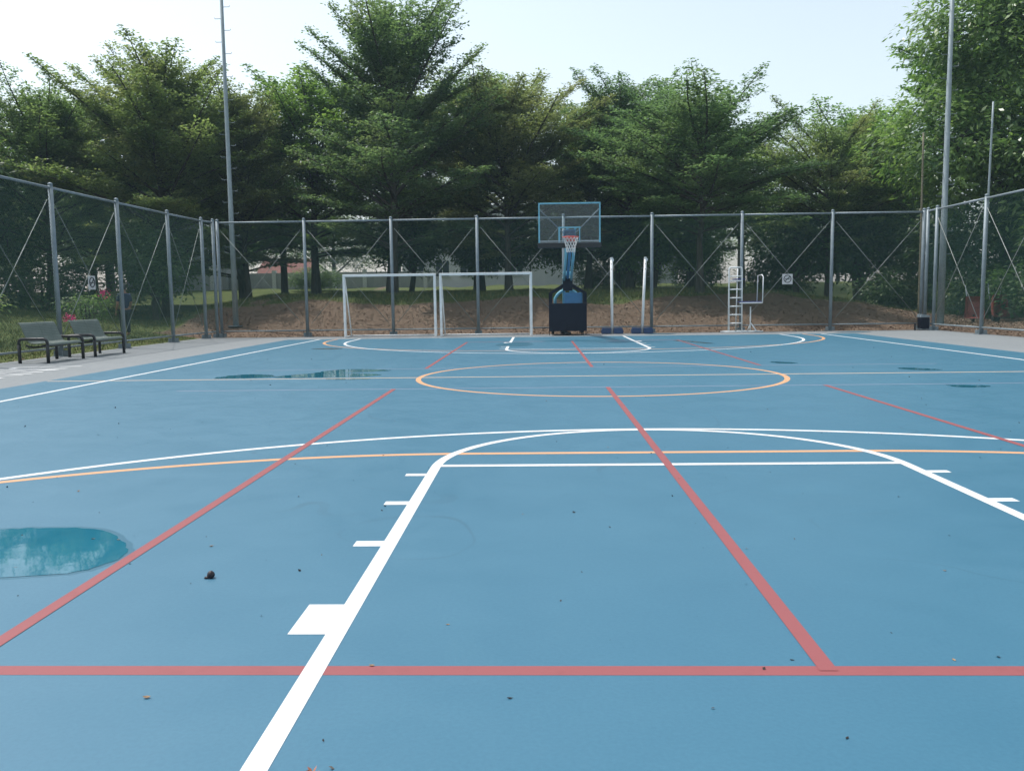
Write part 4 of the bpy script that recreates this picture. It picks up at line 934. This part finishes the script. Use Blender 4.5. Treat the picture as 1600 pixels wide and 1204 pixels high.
# ------------------------------------------------------------------ person behind the left fence
def skin_mesh(name, verts, edges, radii, mat, parent, root=0, sub=2):
    me = bpy.data.meshes.new(name); me.from_pydata(verts, edges, []); o = link(name, me, mat, parent)
    s = o.modifiers.new('skin', 'SKIN'); s.use_smooth_shade = True
    lay = me.skin_vertices[0].data
    for i, r in enumerate(radii): lay[i].radius = (r, r) if not isinstance(r, tuple) else r; lay[i].use_root = (i == root)
    o.modifiers.new('sub', 'SUBSURF').levels = sub; o.modifiers['sub'].render_levels = sub
    dg = bpy.context.evaluated_depsgraph_get(); ev = o.evaluated_get(dg); m2 = bpy.data.meshes.new_from_object(ev); o.modifiers.clear(); o.data = m2
    if not m2.materials: m2.materials.append(mat)
    m2.polygons.foreach_set('use_smooth', [True] * len(m2.polygons)); return o
def person():
    x, y = -14.75, 14.25; t = thing('person', 'person in dark navy shirt and trousers standing behind the left fence post', 'person', (x, y, hz(x, y)), R_(60))
    V = []; E = []; Rr = []
    def v(p, r, par=None):
        V.append(p); Rr.append(r)
        if par is not None: E.append((par, len(V) - 1))
        return len(V) - 1
    pel = v((0, 0, .90), (.15, .11)); sp = v((0, -.01, 1.10), (.135, .10), pel); ch = v((0, 0, 1.30), (.16, .115), sp); nk = v((0, .0, 1.43), .06, ch); hb = v((0, .015, 1.50), .065, nk); hd = v((0, .03, 1.60), (.078, .092), hb); v((0, .02, 1.68), .06, hd)
    ns = v((0, .125, 1.575), .014, hd)
    for s in (-1, 1):
        v((s * .085, .02, 1.58), .016, hd)
        sh = v((s * .19, 0, 1.36), .06, ch); el = v((s * .245, -.01, 1.09), .043, sh); wr = v((s * .235, .10, .87), .03, el); pm = v((s * .23, .13, .80), (.036, .02), wr)
        for k, (dx, l) in enumerate(((-.028, .07), (-.010, .08), (.010, .075), (.027, .06))):
            a = v((s * .23 + dx, .145, .755), .0095, pm); v((s * .23 + dx, .15, .755 - l), .008, a)
        v((s * .195, .165, .77), .010, pm)
        hp = v((s * .10, 0, .84), .095, pel); kn = v((s * .11, .02, .47), .06, hp); an = v((s * .115, -.01, .09), .042, kn); v((s * .12, .12, .04), .040, an)
    skin_mesh('body', V, E, Rr, M['skin'], t)
    V.clear(); E.clear(); Rr.clear()
    a = v((0, 0, .84), (.175, .13)); b = v((0, -.01, 1.08), (.155, .118), a); c = v((0, 0, 1.30), (.178, .13), b); v((0, 0, 1.41), .085, c)
    for s in (-1, 1):
        sh = v((s * .195, 0, 1.355), .074, c); v((s * .24, -.01, 1.12), .058, sh)
    skin_mesh('shirt', V, E, Rr, M['shirt'], t)
    V.clear(); E.clear(); Rr.clear()
    a = v((0, 0, .90), (.162, .122))
    for s in (-1, 1):
        hp = v((s * .10, 0, .80), .107, a); kn = v((s * .11, .02, .47), .075, hp); v((s * .115, -.005, .09), .062, kn)
    skin_mesh('trousers', V, E, Rr, M['trousers'], t)
    m = MB().lathe([(.001, .112), (.05, .10), (.083, .06), (.094, .0), (.09, -.05), (.06, -.09)], 14, (0, .0, 1.62)); m.build('hair', M['hair'], t, True)
    MB().box((.06, .135, 1.12), (.07, .012, .11)).build('badge', M['white'], t)
person()

# ------------------------------------------------------------------ thin tropical haze
def haze():
    m = bpy.data.materials.new('thin_haze'); m.use_nodes = True; n = m.node_tree
    n.nodes.remove(n.nodes['Principled BSDF'])
    v = n.nodes.new('ShaderNodeVolumePrincipled'); v.inputs['Color'].default_value = (.62, .86, 1, 1); v.inputs['Density'].default_value = .0007
    n.links.new(v.outputs[0], n.nodes['Material Output'].inputs['Volume'])
    tag(MB().box((0, 30, 10), (160, 120, 23)).build('haze', m), 'thin pale haze over the court and trees', kind='stuff')
haze()

# ------------------------------------------------------------------ sky, sun, camera
w = bpy.data.worlds.new('World'); scene.world = w; w.use_nodes = True; n = w.node_tree
sky = n.nodes.new('ShaderNodeTexSky'); sky.sky_type = 'NISHITA'; sky.sun_disc = False
SUN_EL, SUN_AZ = 63., -64.                     # azimuth measured from +Y towards +X
sky.sun_elevation = R_(SUN_EL); sky.sun_rotation = R_(SUN_AZ); sky.air_density = 1.0; sky.dust_density = 2.2; sky.ozone_density = 1.5
bg = n.nodes['Background']; bg.inputs['Strength'].default_value = .15; 
hsv = n.nodes.new('ShaderNodeHueSaturation'); hsv.inputs['Saturation'].default_value = .5; hsv.inputs['Hue'].default_value = .475      # hazy, washed-out tropical sky
n.links.new(sky.outputs[0], hsv.inputs['Color']); n.links.new(hsv.outputs[0], bg.inputs[0])
sl = bpy.data.lights.new('sun', 'SUN'); sl.energy = 2.3; sl.angle = R_(.6); sl.color = (1, .965, .91)
so = bpy.data.objects.new('sun', sl); C.objects.link(so)
d = Vector((math.sin(R_(SUN_AZ)) * math.cos(R_(SUN_EL)), math.cos(R_(SUN_AZ)) * math.cos(R_(SUN_EL)), math.sin(R_(SUN_EL))))
so.rotation_euler = d.to_track_quat('Z', 'Y').to_euler(); so.location = d * 60
cam = bpy.data.cameras.new('camera'); co = bpy.data.objects.new('camera', cam); C.objects.link(co)
cam.sensor_fit = 'HORIZONTAL'; cam.sensor_width = 36; cam.lens = 1347.68 / 1600 * 36; cam.clip_start = .05; cam.clip_end = 5000
pitch, roll, yaw = R_(5.818), R_(-.738), R_(-1.768)
fw = Vector((math.sin(yaw) * math.cos(pitch), math.cos(yaw) * math.cos(pitch), -math.sin(pitch)))
r0 = Vector((math.cos(yaw), -math.sin(yaw), 0)); u0 = r0.cross(fw)
rt = r0 * math.cos(roll) + u0 * math.sin(roll); up = -r0 * math.sin(roll) + u0 * math.cos(roll)
mw = Matrix((rt, up, -fw)).transposed().to_4x4(); mw.translation = (-.997, -14.195, 1.301); co.matrix_world = mw
scene.camera = co
vs = scene.view_settings; vs.view_transform = 'Standard'; vs.look = 'None'; vs.gamma = 1; vs.exposure = .62
scene.cycles.use_denoising = True; scene.cycles.max_bounces = 5; scene.cycles.diffuse_bounces = 4; scene.cycles.glossy_bounces = 2; scene.cycles.transparent_max_bounces = 16
